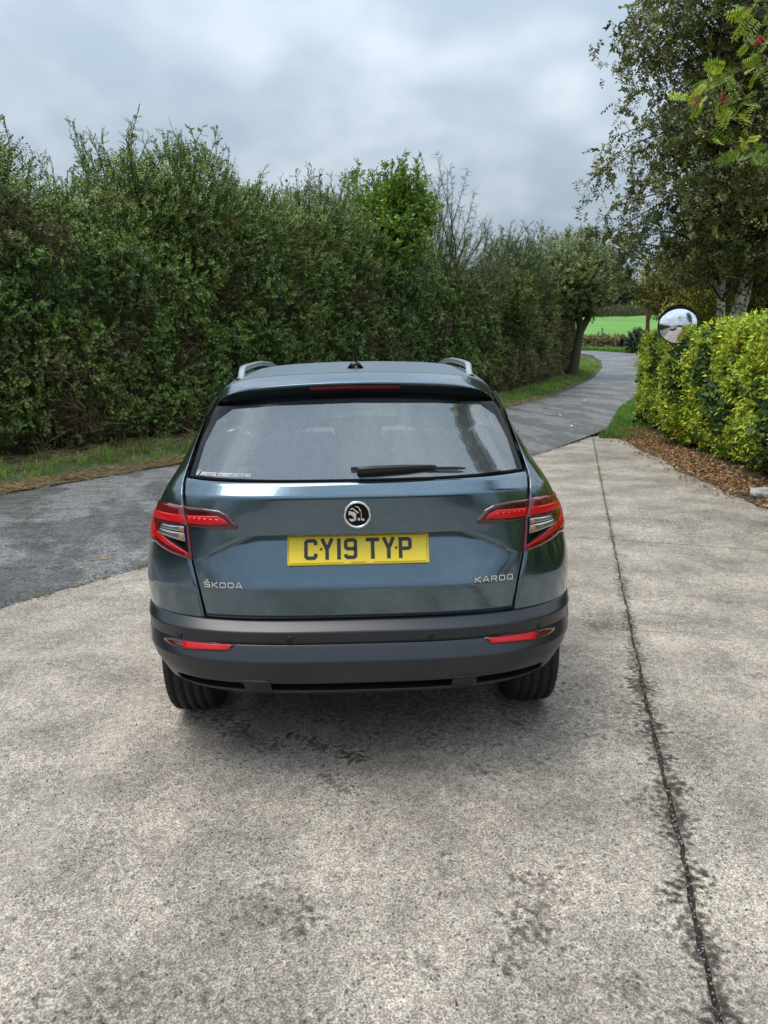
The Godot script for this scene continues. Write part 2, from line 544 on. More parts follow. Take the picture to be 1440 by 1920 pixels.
func make_road():
	var g := Geo.new()
	var P := []
	var U := []
	var U2 := []
	var run := 0.0
	var last := Vector3.ZERO
	for i in LEFT_EDGE.size() - 1:
		var steps := 6
		for s in steps:
			var t := float(s) / steps
			var l: Vector2 = LEFT_EDGE[i].lerp(LEFT_EDGE[i + 1], t)
			var r: Vector2 = RIGHT_EDGE[i].lerp(RIGHT_EDGE[i + 1], t)
			l += (l - r).normalized() * (0.10 + 0.10 * sin(run * 1.9) * sin(run * 0.7))
			var row := []
			var ur := []
			for k in 9:
				var q := l.lerp(r, k / 8.0)
				var crown := 0.05 * (1.0 - pow(k / 4.0 - 1.0, 2))
				row.append(Vector3(q.x, hgt(q.x, q.y) - 0.012 + crown, q.y))
				ur.append(Vector2(q.x, q.y) / 2.0)
			if P.size(): run += (row[4] - last).length()
			last = row[4]
			P.append(row); U.append(ur)
			for k in 9: U2.append(Vector2(k / 8.0 * 0.5, run / 16.0))
	g.grid(P, false, [], U)
	g.uv2 = PackedVector2Array(U2)
	tag(mi("road", g.mesh(), M.asphalt), "", "", "", "structure")

func jag(pts: Array, amp: float, step: float, sd: int) -> PackedVector2Array:      # a polyline roughened sideways
	var f := noise(sd, 1.1, 3)
	var out := PackedVector2Array()
	for i in pts.size() - 1:
		var a: Vector2 = pts[i]
		var b: Vector2 = pts[i + 1]
		var n := maxi(1, int(a.distance_to(b) / step))
		var s := (b - a).normalized().orthogonal()
		for k in n:
			var p := a.lerp(b, float(k) / n)
			out.append(p + s * amp * f.get_noise_2d(p.x * 5.0, p.y * 5.0))
	out.append(pts[pts.size() - 1])
	return out

func strip_poly(pts: Array, half: Callable, sd: int) -> PackedVector2Array:
	var c := jag(pts, 0.012, 0.06, sd)
	var f := noise(sd + 5, 3.0, 3)
	var a := PackedVector2Array()
	var b := PackedVector2Array()
	for i in c.size():
		var t := (c[mini(i + 1, c.size() - 1)] - c[maxi(i - 1, 0)]).normalized().orthogonal()
		var w: float = half.call(c[i].y)
		a.append(c[i] + t * w * (1.0 + 1.3 * f.get_noise_2d(c[i].x * 3, c[i].y * 3)))
		b.append(c[i] - t * w * (1.0 + 1.3 * f.get_noise_2d(c[i].x * 3 + 40, c[i].y * 3)))
	b.reverse()
	a.append_array(b)
	return a

func make_yard():
	# concrete yard: slabs with open joints between them, each slab a part
	var yard := base("pavement")
	tag(yard, "", "", "", "structure")
	var apron := PackedVector2Array()
	for e in jag([Vector2(-9.2, 6.8), Vector2(-4.55, -1.55), Vector2(-2.6, -4.9), Vector2(2.54, -12.42), Vector2(4.27, -15.18), Vector2(4.85, -15.6)], 0.07, 0.18, 3): apron.append(e)
	for e in jag([Vector2(4.85, -15.6), Vector2(4.53, -12.5), Vector2(4.28, -10.4), Vector2(4.14, -8.9), Vector2(4.15, -7.5), Vector2(4.6, -5.0), Vector2(9.0, -2.0), Vector2(9.5, 9.0), Vector2(-9.2, 9.0)], 0.10, 0.15, 4): apron.append(e)
	var long_w := func(z: float): return lin(-z, [-3.0, 1.4, 1.9, 2.6, 3.4, 4.4, 6.0, 15.0], [0.006, 0.011, 0.007, 0.009, 0.008, 0.006, 0.004, 0.003])
	var thin := func(_z: float): return 0.007
	var cuts := [strip_poly([Vector2(-0.55, 5.2), Vector2(0.40, 0.0), Vector2(0.80, -1.54), Vector2(1.02, -2.4), Vector2(1.26, -3.4), Vector2(1.92, -6.0), Vector2(2.92, -9.9), Vector2(4.24, -15.0), Vector2(4.4, -15.9)], long_w, 21),
		strip_poly([Vector2(-4.0, -8.6), Vector2(0.5, -7.03), Vector2(2.05, -6.49), Vector2(3.2, -6.02), Vector2(6.0, -4.9)], thin, 22),
		strip_poly([Vector2(-1.0, -11.2), Vector2(1.9, -10.74), Vector2(4.3, -10.45), Vector2(6, -10.2)], thin, 23),
		strip_poly([Vector2(-8, -0.2), Vector2(0.2, 1.6), Vector2(10, 3.8)], thin, 24)]
	var polys: Array = [apron]
	for c in cuts:
		var next := []
		for p in polys:
			for q in Geometry2D.clip_polygons(p, c):
				if not Geometry2D.is_polygon_clockwise(q): next.append(q)
		polys = next
	var made := 0
	for p in polys:
		var area := 0.0
		for i in p.size(): area += p[i].cross(p[(i + 1) % p.size()]) * 0.5
		if absf(area) < 0.15: continue
		var tris := Geometry2D.triangulate_polygon(p)
		if tris.is_empty(): continue
		var g := Geo.new()
		for i in range(0, tris.size(), 3):
			var t := [p[tris[i]], p[tris[i + 1]], p[tris[i + 2]]]
			if (t[1] - t[0]).cross(t[2] - t[0]) > 0: t = [t[0], t[2], t[1]]
			g.tri(Vector3(t[0].x, 0, t[0].y), Vector3(t[2].x, 0, t[2].y), Vector3(t[1].x, 0, t[1].y))
		for i in p.size():
			var q: Vector2 = p[i]
			var r: Vector2 = p[(i + 1) % p.size()]
			g.quad(Vector3(q.x, 0, q.y), Vector3(q.x, -0.05, q.y), Vector3(r.x, -0.05, r.y), Vector3(r.x, 0, r.y))
		for i in g.v.size():
			g.uv[i] = Vector2(g.v[i].x, g.v[i].z + g.v[i].y) / 2.8
			g.uv2.append(Vector2((g.v[i].x - 2.5) / 15.0 + 0.5, (g.v[i].z + 8.75) / 15.0 + 0.5))
			if g.v[i].y == 0.0 and absf(g.n[i].y) > 0.5: g.n[i] = Vector3.UP
		mi("slab", g.mesh(), M.concrete, yard)
		made += 1
	# dirt bed in the joints
	var b := Geo.new()
	b.quad(Vector3(-10, -0.016, 9.5), Vector3(-10, -0.016, -4.0), Vector3(10, -0.016, -4.0), Vector3(10, -0.016, 9.5))
	b.quad(Vector3(-2.2, -0.016, -4.0), Vector3(4.3, -0.016, -15.5), Vector3(4.9, -0.016, -15.5), Vector3(4.9, -0.016, -4.0))
	mi("joint_filling", b.mesh(), M.grit, yard)
	# loose grit along the long joint
	rng.seed = 77
	var xs: Array[Transform3D] = []
	var cc := PackedColorArray()
	for i in 2600:
		var z := -1.3 - 6.0 * pow(rng.randf(), 1.8)
		var x := lin(-z, [0.0, 1.54, 2.4, 3.4, 6.0, 9.9], [0.40, 0.80, 1.02, 1.26, 1.92, 2.92]) + rng.randfn(0, 0.016 + 0.02 * (1.0 if z > -2.2 else 0.3))
		var s := rr(0.0015, 0.0052)
		xs.append(Transform3D(Basis.from_euler(Vector3(rr(0, 6), rr(0, 6), rr(0, 6))).scaled_local(Vector3(s, s * 0.6, s * 0.8)), Vector3(x, -0.006 + s * 0.4, z)))
		var k := rr(0.04, 0.30)
		cc.append(Color(k, k * 0.97, k * 0.9))
	for i in 1500:
		var s := rr(0.0015, 0.004)
		xs.append(Transform3D(Basis.from_euler(Vector3(rr(0, 6), rr(0, 6), rr(0, 6))).scaled_local(Vector3(s, s, s)), Vector3(rr(-1.4, 1.6), s * 0.4, rr(-4.5, -1.4))))
		var k := rr(0.06, 0.3)
		cc.append(Color(k, k, k))
	for i in 1500:
		var c := Vector2(-3.2, -4.05).lerp(Vector2(4.3, -15.2), rng.randf()) + Vector2(0.83, 0.56) * rng.randfn(0.0, 0.06)
		var s := rr(0.002, 0.008)
		xs.append(Transform3D(Basis.from_euler(Vector3(rr(0, 6), rr(0, 6), rr(0, 6))).scaled_local(Vector3(s, s * 0.7, s)), Vector3(c.x, s * 0.4, c.y)))
		var k := rr(0.05, 0.3)
		cc.append(Color(k, k * 0.97, k * 0.9))
	var stone := SphereMesh.new()
	stone.radius = 1.0; stone.height = 2.0; stone.radial_segments = 6; stone.rings = 3
	mm("grit", stone, M.twig, xs, cc, yard)

# ---------------------------------------------------------------- leaves and sprigs
func leaf(g: Geo, b: Vector3, dir: Vector3, up: Vector3, l: float, w: float, col: Color, droop := 0.25):
	var d := dir.normalized()
	var s := d.cross(up).normalized()
	var u := s.cross(d)
	var mid := b + d * l * 0.48 - u * w * 0.16
	var tip := b + d * l - u * l * droop
	var a := b + d * l * 0.42 + s * w * 0.5
	var e := b + d * l * 0.42 - s * w * 0.5
	g.tri(b, a, mid, col); g.tri(b, mid, e, col); g.tri(a, tip, mid, col); g.tri(mid, tip, e, col)

func sprig(sd: int, n: int, stem: float, l: float, w: float, spread := 0.9, droop := 0.25, vary := 0.3, twig := Color(0.08, 0.055, 0.035), alt := true) -> ArrayMesh:
	rng.seed = sd
	var g := Geo.new()
	var bend := Vector3(rr(-0.2, 0.2), 0, rr(-0.2, 0.2)) * stem
	g.tube([Vector3.ZERO, Vector3(0, stem * 0.5, 0) + bend * 0.4, Vector3(0, stem, 0) + bend], [stem * 0.016 + 0.0008, stem * 0.012 + 0.0006, 0.0006], 3, twig)
	for i in n:
		var t := (i + 0.6) / n
		var p := Vector3(0, stem * t, 0) + bend * t * t
		var ang := i * 2.4 + rr(-0.5, 0.5)
		if alt: ang = (PI if i % 2 else 0.0) + rr(-0.7, 0.7)
		var out := Vector3(cos(ang), 0, sin(ang))
		var d := (out * spread + Vector3.UP * rr(0.15, 0.75)).normalized()
		if i == n - 1: d = (Vector3.UP + out * 0.4).normalized()
		var up := (Vector3.UP * rr(0.3, 1.0) - out * rr(-0.3, 0.6) + rdir() * 0.45)
		var k := 1.0 + rr(-vary, vary)
		leaf(g, p, d, up, l * rr(0.7, 1.15), w * rr(0.75, 1.15), Color(k, k * rr(0.95, 1.05), k * rr(0.8, 1.1)), droop + rr(-0.15, 0.2))
	return g.mesh()

func make_sprigs():
	M.s_ivy = sprig(1, 8, 0.16, 0.075, 0.070, 1.2, 0.3, 0.30)
	M.s_haw = sprig(2, 11, 0.20, 0.050, 0.034, 0.9, 0.1, 0.30)
	M.s_hazel = sprig(3, 8, 0.30, 0.125, 0.100, 0.9, 0.35, 0.22)
	M.s_willow = sprig(4, 14, 0.36, 0.105, 0.018, 0.7, 0.15, 0.30)
	M.s_birch = sprig(5, 10, 0.26, 0.075, 0.052, 1.0, 0.35, 0.30)
	M.s_beech = sprig(6, 9, 0.17, 0.068, 0.042, 1.1, 0.15, 0.25)
	M.s_big = sprig(7, 16, 0.55, 0.20, 0.15, 1.0, 0.2, 0.35)
	rng.seed = 8
	var g := Geo.new()
	for i in 11:                                                  # a tuft of grass
		var a := rr(0, TAU)
		var o := Vector3(cos(a), 0, sin(a))
		var h := rr(0.06, 0.16)
		var lean := rr(0.15, 0.9)
		var r := o.cross(Vector3.UP) * rr(0.0022, 0.004)
		var b := o * rr(0.0, 0.03)
		var m := b + Vector3.UP * h * 0.6 + o * h * lean * 0.3
		var t := b + Vector3.UP * h * (1.0 - 0.25 * lean) + o * h * lean
		var k := rr(0.7, 1.3)
		var c := Color(k, k, k * rr(0.7, 1.1))
		g.quad(b - r, m - r * 0.8, m + r * 0.8, b + r, c)
		g.tri(m - r * 0.8, t, m + r * 0.8, c)
	M.s_grass = g.mesh()
	g = Geo.new()
	for k in 3:                                                   # bare twig
		var p := [Vector3.ZERO]
		var d := Vector3(rr(-0.3, 0.3), 1, rr(-0.3, 0.3)).normalized()
		for i in 4:
			d = (d + rdir() * 0.32).normalized()
			p.append(p[-1] + d * rr(0.08, 0.14))
		g.tube(p, [0.0045, 0.004, 0.0032, 0.0024, 0.001], 4)
	M.s_twig = g.mesh()
	g = Geo.new()
	leaf(g, Vector3(0, 0.004, -0.03), Vector3(0, 0.1, 1), Vector3(0.2, 1, 0), 0.065, 0.042, Color.WHITE, -0.3)   # a curled dead leaf
	M.s_litter = g.mesh()
	g = Geo.new()
	for k in 5:                                                   # dead grass stalks lying about
		var a := rr(0, TAU)
		var o := Vector3(cos(a), rr(0.0, 0.25), sin(a)) * rr(0.06, 0.16)
		var c0 := Vector3(rr(-0.05, 0.05), 0.006, rr(-0.05, 0.05))
		g.tube([c0, c0 + o], [0.0022, 0.001], 3)
	M.s_straw = g.mesh()

func dense(called: String, mesh: Mesh, mt: Material, xs: Array[Transform3D], cs_: PackedColorArray, parent: Node3D):
	return mm(called, mesh, mt, xs, cs_, parent)

func tint(a: Color, b: Color, t: float, vary := 0.25) -> Color:
	var c := a.lerp(b, clampf(t, 0, 1))
	var k := 1.0 + rr(-vary, vary)
	return Color(c.r * k * rr(0.92, 1.08), c.g * k, c.b * k * rr(0.85, 1.15))

func blob(xs: Array[Transform3D], cs_: PackedColorArray, c: Vector3, r: Vector3, n: int, a: Color, b: Color, s := 1.0, upness := 0.45, shell := 0.5):
	for i in n:
		var d := rdir()
		var q := pow(rng.randf(), shell)
		var p := c + Vector3(d.x * r.x, d.y * r.y, d.z * r.z) * q
		var y := d * 0.7 + Vector3.UP * upness + rdir() * 0.55
		xs.append(Transform3D(basis_y(y, rr(0, TAU), s * rr(0.75, 1.25)), p))
		cs_.append(tint(a, b, rng.randf()))

func shoot(xs: Array[Transform3D], cs_: PackedColorArray, wood: Geo, p: Vector3, dir: Vector3, l: float, gap: float, s: float, a: Color, b: Color, bark := Color(0.06, 0.045, 0.03)):
	# a long stem carrying sprigs
	var pts := [p]
	var d := dir.normalized()
	var n := maxi(3, int(l / 0.25))
	for i in n:
		d = (d + rdir() * 0.12 + Vector3.UP * 0.06).normalized()
		pts.append(pts[-1] + d * l / n)
	var rad := []
	for i in pts.size(): rad.append(0.003 + 0.010 * l * 0.5 * (1.0 - float(i) / pts.size()))
	wood.tube(pts, rad, 4, bark)
	var k := int(l / gap)
	for i in k:
		var t := (i + rng.randf()) / k * (pts.size() - 1)
		var j := mini(int(t), pts.size() - 2)
		var q: Vector3 = pts[j].lerp(pts[j + 1], t - j)
		var along: Vector3 = (pts[j + 1] - pts[j]).normalized()
		xs.append(Transform3D(basis_y(along * 0.8 + rdir() * 0.8, rr(0, TAU), s * rr(0.7, 1.15) * lerpf(1.0, 0.7, t / pts.size())), q))
		cs_.append(tint(a, b, rng.randf()))

const HEDGE_FACE := [Vector2(-20, 13.6), Vector2(-15.5, 5.4), Vector2(-11.7, -1.4), Vector2(-8.6, -7.0), Vector2(-6.0, -11.58), Vector2(-2.9, -17.2), Vector2(1.1, -24.4), Vector2(5.1, -31.4), Vector2(7.6, -36.0), Vector2(9.9, -40.6), Vector2(11.0, -43.5)]

func on_line(line: Array, s: float) -> Array:          # point and direction at distance s
	for i in line.size() - 1:
		var l: float = line[i].distance_to(line[i + 1])
		if s <= l or i == line.size() - 2:
			return [line[i].lerp(line[i + 1], s / l), (line[i + 1] - line[i]).normalized()]
		s -= l
	return []

func line_len(line: Array) -> float:
	var l := 0.0
	for i in line.size() - 1: l += line[i].distance_to(line[i + 1])
	return l

func hedge_top(z: float) -> float:                      # trimmed height of the tall hedge by distance
	return lin(-z, [-15.0, 0.0, 10.0, 13.0, 17.0, 22.0, 27.0, 30.0, 33.0, 38.0, 44.0], [3.4, 3.5, 3.7, 4.1, 4.4, 4.9, 4.9, 4.5, 3.9, 4.2, 4.4])

func make_tall_hedge():
	var o := base("tall_hedge", Vector3(-6.0, 0, -11.58))
	tag(o, "tall dark green ivy-clad hedge along the far side of the lane", "hedge")
	var inv := -o.position
	var f := noise(301, 0.35, 3)
	var patch := noise(302, 0.22, 3)
	var fine := noise(303, 0.9, 2)
	var total := line_len(HEDGE_FACE)
	rng.seed = 310
	# solid core sheet, added to block daylight and keep the leaf gaps dark
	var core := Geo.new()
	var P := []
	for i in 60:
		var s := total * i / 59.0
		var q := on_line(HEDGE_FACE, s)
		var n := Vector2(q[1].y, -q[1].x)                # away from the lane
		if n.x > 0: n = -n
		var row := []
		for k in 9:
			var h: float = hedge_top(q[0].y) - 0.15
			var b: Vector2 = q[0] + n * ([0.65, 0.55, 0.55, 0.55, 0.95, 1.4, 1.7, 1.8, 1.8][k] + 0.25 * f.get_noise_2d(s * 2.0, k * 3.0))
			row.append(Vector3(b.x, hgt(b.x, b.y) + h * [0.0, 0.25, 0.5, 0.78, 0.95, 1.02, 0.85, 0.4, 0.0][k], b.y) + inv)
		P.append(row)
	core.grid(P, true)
	mi("added_core", core.mesh(), mat(Color(0.075, 0.060, 0.038), 1.0), o)
	var ivy: Array[Transform3D] = []
	var ivc := PackedColorArray()
	var haw: Array[Transform3D] = []
	var hac := PackedColorArray()
	var tw: Array[Transform3D] = []
	var twc := PackedColorArray()
	for i in 70000:
		var s := total * rng.randf()
		var q := on_line(HEDGE_FACE, s)
		var z: float = q[0].y
		if z > -6.0 and rng.randf() < 0.72: continue
		if z < -24.0 and rng.randf() < 0.25: continue
		var n := Vector2(q[1].y, -q[1].x)
		if n.x > 0: n = -n
		var top := hedge_top(z)
		var h := rng.randf() * (top + 0.35)
		var bulge := 0.38 * f.get_noise_2d(s * 1.5, h * 2.2) + 0.16 * fine.get_noise_2d(s * 3, h * 3)
		if h < 0.7: bulge += 0.35 * (0.7 - h)             # thin at the foot
		var hole := patch.get_noise_2d(s * 5.0 + 60, h * 6.0)
		var depth := rng.randf() * rng.randf() * 0.5
		if hole > 0.42: depth += 0.28
		if h < 0.55 and rng.randf() < 0.55: continue
		var back := 0.0
		if h > top - 0.5:                                 # round the shoulder over
			back = rng.randf() * 1.5 * smoothstep(top - 0.5, top, h)
		var b: Vector2 = q[0] + n * (bulge + depth + back)
		var p := Vector3(b.x, hgt(b.x, b.y) + h + 0.12 * fine.get_noise_2d(s, h + 9.0), b.y) + inv
		var y := Vector3(-n.x, 0, -n.y) * rr(0.2, 1.0) + Vector3.UP * rr(-0.2, 0.9) + rdir() * 0.6
		var t := 0.5 + 1.1 * patch.get_noise_2d(s * 1.1, h * 1.3)
		var dry := patch.get_noise_2d(s * 2.3 + 200, h * 2.6 + 50)
		var far := smoothstep(26.0, 33.0, -z)
		var upper := smoothstep(top - 1.6, top - 0.2, h)
		if dry + far * 0.22 + (0.25 if h < 0.9 else 0.0) > 0.36 and rng.randf() < 0.6:
			tw.append(Transform3D(basis_y(y + Vector3.UP * 0.3, rr(0, TAU), rr(0.5, 1.2)), p))
			twc.append(tint(Color(0.10, 0.065, 0.035), Color(0.22, 0.16, 0.09), rng.randf()))
			if rng.randf() < 0.55: continue
		if rng.randf() < lerpf(0.62, 0.25, maxf(upper, far)) + 0.3 * (t - 0.5):
			ivy.append(Transform3D(basis_y(y, rr(0, TAU), rr(0.6, 1.1) * lerpf(1.0, 1.35, smoothstep(16.0, 36.0, -z))), p))
			var c := tint(Color(0.080, 0.178, 0.042), Color(0.180, 0.275, 0.058), t, 0.5)
			if z > -14.5 and h < 2.2 + 0.6 * f.get_noise_2d(s * 2, 4) and q[0].x < -4.6: c = tint(Color(0.11, 0.175, 0.04), Color(0.19, 0.23, 0.06), t, 0.35)      # bramble at the near end
			if dry > 0.22: c = c.lerp(Color(0.10, 0.075, 0.03), 0.45)
			ivc.append(c)
		else:
			haw.append(Transform3D(basis_y(y + Vector3.UP * 0.5 * upper, rr(0, TAU), rr(0.7, 1.2) * lerpf(1.0, 1.3, smoothstep(16.0, 36.0, -z))), p))
			var c := tint(Color(0.145, 0.235, 0.046), Color(0.285, 0.360, 0.080), 0.25 + 0.6 * t, 0.45)
			c = c.lerp(tint(Color(0.25, 0.255, 0.075), Color(0.40, 0.33, 0.14), t), far * 0.8)
			if dry > 0.25: c = c.lerp(Color(0.14, 0.085, 0.04), 0.5)
			hac.append(c)
	for i in 2600:                                        # bare stems and dead bramble at the foot and in the gaps
		var s := total * rng.randf()
		var q := on_line(HEDGE_FACE, s)
		if q[0].y > -7.0: continue
		var n := Vector2(q[1].y, -q[1].x)
		if n.x > 0: n = -n
		var h := rng.randf() * 0.9
		if rng.randf() < 0.3: h = rng.randf() * 3.5
		var b: Vector2 = q[0] + n * (rr(-0.25, 0.45) if h < 0.9 else rr(-0.2, 0.15))
		tw.append(Transform3D(basis_y(Vector3.UP * rr(0.0, 1.0) + rdir() * 0.8, rr(0, TAU), rr(0.7, 1.9)), Vector3(b.x, hgt(b.x, b.y) + h, b.y) + inv))
		twc.append(tint(Color(0.09, 0.06, 0.035), Color(0.26, 0.19, 0.11), rng.randf()))
	mm("ivy_leaves", M.s_ivy, M.leaf_gloss, ivy, ivc, o)
	mm("hawthorn_leaves", M.s_haw, M.leaf, haw, hac, o)
	mm("dead_stems", M.s_twig, M.twig, tw, twc, o)

# a bushy plant: root node at its foot, crown made of blobs and upright shoots
func bush(called: String, foot: Vector3, label: String, cat: String, group: String, blobs: Array, shoots: Array, sp: Mesh, mt: Material, a: Color, b: Color, scale_ := 1.0, trunk := [], berries := 0, sd := 1):
	var o := base(called, foot)
	tag(o, label, cat, group)
	rng.seed = 4000 + sd
	var xs: Array[Transform3D] = []
	var cc := PackedColorArray()
	var wood := Geo.new()
	for t in trunk: wood.tube(t[0], t[1], 8, Color(0.07, 0.055, 0.04))
	for q in blobs:
		blob(xs, cc, q[0], q[1], q[2], a, b, scale_)
		for k in 7:
			var d := rdir()
			d.y = absf(d.y) * 0.8
			wood.tube([q[0] - Vector3(0, q[1].y * 0.9, 0), q[0] - Vector3(0, q[1].y * 0.2, 0) + d * q[1] * 0.3, q[0] + d * q[1] * 0.85], [0.03, 0.02, 0.006], 5, Color(0.06, 0.045, 0.03))
	for q in shoots:                                       # centre, spread, count, length, lean
		for k in q[2]:
			var p: Vector3 = q[0] + Vector3(rr(-1, 1) * q[1].x, rr(-1, 1) * q[1].y, rr(-1, 1) * q[1].z)
			var lean: Vector3 = q[4] + Vector3(rr(-0.4, 0.4), 0, rr(-0.4, 0.4))
			shoot(xs, cc, wood, p, Vector3.UP + lean, q[3] * rr(0.55, 1.15), 0.085, scale_ * 0.85, a, b)
	mi("stems", wood.mesh(), M.twig, o).set_meta("kind", "stuff")
	mm("foliage", sp, mt, xs, cc, o)
	if berries:
		var bx: Array[Transform3D] = []
		var bc := PackedColorArray()
		for i in berries:
			var q: Array = blobs[rng.randi() % blobs.size()]
			var d := rdir()
			d.z = absf(d.z)
			var c: Vector3 = q[0] + d * q[1] * rr(0.85, 1.05)
			for k in rng.randi_range(3, 7):
				bx.append(Transform3D(Basis().scaled(Vector3.ONE * rr(0.010, 0.016)), c + rdir() * 0.05))
				bc.append(Color(rr(0.22, 0.36), 0.012, 0.012))
		var sm := SphereMesh.new()
		sm.radius = 1; sm.height = 2; sm.radial_segments = 8; sm.rings = 4
		mm("berries", sm, M.leaf_gloss, bx, bc, o)
	return o

func along(px: float, d: float, off := 0.0) -> Vector3:
	# a spot on a plant line behind the hedge face: distance s along the face, off metres behind it
	var q := on_line(HEDGE_FACE, px)
	var n := Vector2(q[1].y, -q[1].x)
	if n.x > 0: n = -n
	var b: Vector2 = q[0] + n * (d + off)
	return Vector3(b.x, hgt(b.x, b.y), b.y)

func make_hedge_shrubs():
	# s along the face: the frame begins near s = 28; each shrub grows out of the hedge top
	var green := Color(0.135, 0.225, 0.048)
	var pale := Color(0.295, 0.380, 0.095)
	var V := func(x, y, z): return Vector3(x, y, z)
	bush("hawthorn_bush", along(30.2, 0.9), "leafy hawthorn rising over the tall hedge, farthest left, beside a gap of sky", "bush", "hawthorns growing out of the tall hedge",
		[[V.call(-0.2, 4.0, 0.3), V.call(0.85, 1.35, 0.8), 1300], [V.call(-0.9, 4.6, 1.0), V.call(0.9, 1.0, 0.8), 700]], [[V.call(-0.4, 4.6, 0.3), V.call(0.7, 0.3, 0.6), 18, 0.85, Vector3.ZERO]], M.s_haw, M.leaf, green, pale, 1.25, [], 30, 1)
	bush("hawthorn_bush", along(31.9, 1.0), "low spiky hawthorn growth between the leafy left bush and the broad peak", "bush", "hawthorns growing out of the tall hedge",
		[[V.call(-0.1, 3.8, 0.1), V.call(1.0, 0.95, 1.0), 1300]], [[V.call(-0.1, 4.2, 0), V.call(0.9, 0.2, 0.8), 36, 0.95, Vector3.ZERO]], M.s_haw, M.leaf, green, pale, 1.2, [], 12, 2)
	bush("hawthorn_bush", along(34.2, 1.1), "broad hawthorn peak with long upright shoots and red berries", "bush", "hawthorns growing out of the tall hedge",
		[[V.call(-0.75, 4.4, 0.9), V.call(1.1, 1.2, 1.1), 1700], [V.call(0.2, 4.8, -0.1), V.call(1.2, 1.25, 1.2), 2000], [V.call(0.9, 4.4, -1.4), V.call(1.1, 1.2, 1.3), 1500]],
		[[V.call(-0.9, 5.0, 1.0), V.call(0.6, 0.3, 0.6), 24, 1.15, Vector3(-0.1, 0, 0)], [V.call(0.2, 5.4, -0.2), V.call(0.9, 0.3, 0.9), 40, 0.9, Vector3(0.1, 0, 0)], [V.call(1.0, 5.0, -1.5), V.call(0.7, 0.3, 0.8), 24, 0.8, Vector3(0.25, 0, 0)]], M.s_haw, M.leaf, green, pale, 1.25, [], 50, 3)
	bush("hawthorn_bush", along(38.8, 1.1), "low hawthorn growth with russet tips left of the bright green hazel", "bush", "hawthorns growing out of the tall hedge",
		[[V.call(-1.0, 4.6, 1.8), V.call(1.2, 1.0, 1.5), 1500], [V.call(0.2, 5.0, -0.5), V.call(1.3, 1.05, 1.5), 1500], [V.call(0.9, 5.1, -1.8), V.call(1.1, 1.0, 1.2), 1000]],
		[[V.call(-0.9, 5.1, 1.6), V.call(0.9, 0.2, 1.2), 22, 0.6, Vector3.ZERO], [V.call(0.5, 5.6, -1.0), V.call(1.0, 0.3, 1.2), 36, 0.85, Vector3.ZERO]], M.s_haw, M.leaf, green.lerp(Color(0.12, 0.06, 0.03), 0.25), pale, 1.35, [], 26, 4)
	bush("hazel_bush", along(43.4, 1.0), "bright green large-leaved hazel bush standing above the tall hedge", "bush", "",
		[[V.call(0.0, 5.3, 0.3), V.call(1.25, 1.35, 1.4), 900], [V.call(0.4, 6.1, -0.3), V.call(1.2, 1.0, 1.3), 700]], [[V.call(0.1, 6.3, 0.2), V.call(1.1, 0.3, 1.1), 38, 1.25, Vector3(0.12, 0, 0)]], M.s_hazel, M.leaf_thin, Color(0.10, 0.185, 0.028), Color(0.28, 0.40, 0.06), 1.0, [], 0, 5)
	bush("willow_bush", along(47.6, 0.7), "thin grey-green willow with wispy upright stems right of the hazel", "bush", "",
		[[V.call(0.0, 4.7, 0.4), V.call(1.1, 1.2, 1.2), 420], [V.call(1.4, 4.2, -2.0), V.call(1.0, 1.2, 1.2), 300]], [[V.call(-0.4, 4.9, 0.5), V.call(0.7, 0.3, 0.9), 26, 3.3, Vector3(0.05, 0, 0)], [V.call(0.9, 4.4, -1.3), V.call(0.8, 0.3, 0.8), 20, 2.4, Vector3(0.4, 0, -0.2)], [V.call(1.8, 4.2, -2.6), V.call(0.8, 0.3, 0.8), 14, 2.2, Vector3(0.45, 0, -0.2)]], M.s_willow, M.leaf_thin, Color(0.11, 0.155, 0.055), Color(0.24, 0.29, 0.12), 1.1, [], 0, 6)
	bush("thorn_tree", along(55.3, 0.9), "dark rounded thorn bush above the hedge between the willow and the roadside tree", "bush", "",
		[[V.call(-0.2, 4.9, 0.3), V.call(1.5, 1.6, 1.8), 2000], [V.call(0.8, 4.6, -1.5), V.call(1.4, 1.4, 1.5), 1500]], [[V.call(0, 6.0, 0), V.call(1.2, 0.3, 1.2), 26, 1.1, Vector3.ZERO], [V.call(1.0, 5.6, -1.8), V.call(0.8, 0.3, 0.8), 12, 0.9, Vector3.ZERO]], M.s_haw, M.leaf, Color(0.08, 0.125, 0.035), Color(0.16, 0.21, 0.06), 1.6, [], 0, 7)
	bush("field_maple", along(52.2, 0.0), "yellow-green field maple growth on the hedge face right of the willow", "bush", "",
		[[V.call(0.1, 3.9, 0.1), V.call(0.9, 1.0, 1.1), 700], [V.call(0.5, 3.0, -0.9), V.call(0.8, 0.9, 1.1), 500]], [[V.call(0.3, 4.3, 0), V.call(0.9, 0.2, 0.9), 12, 0.7, Vector3.ZERO]], M.s_haw, M.leaf_thin, Color(0.10, 0.14, 0.032), Color(0.22, 0.27, 0.055), 1.6, [], 0, 8)
	# the roadside tree whose leaning trunk ends the hedge
	var foot := Vector3(10.5, hgt(0, -40.4), -40.4)
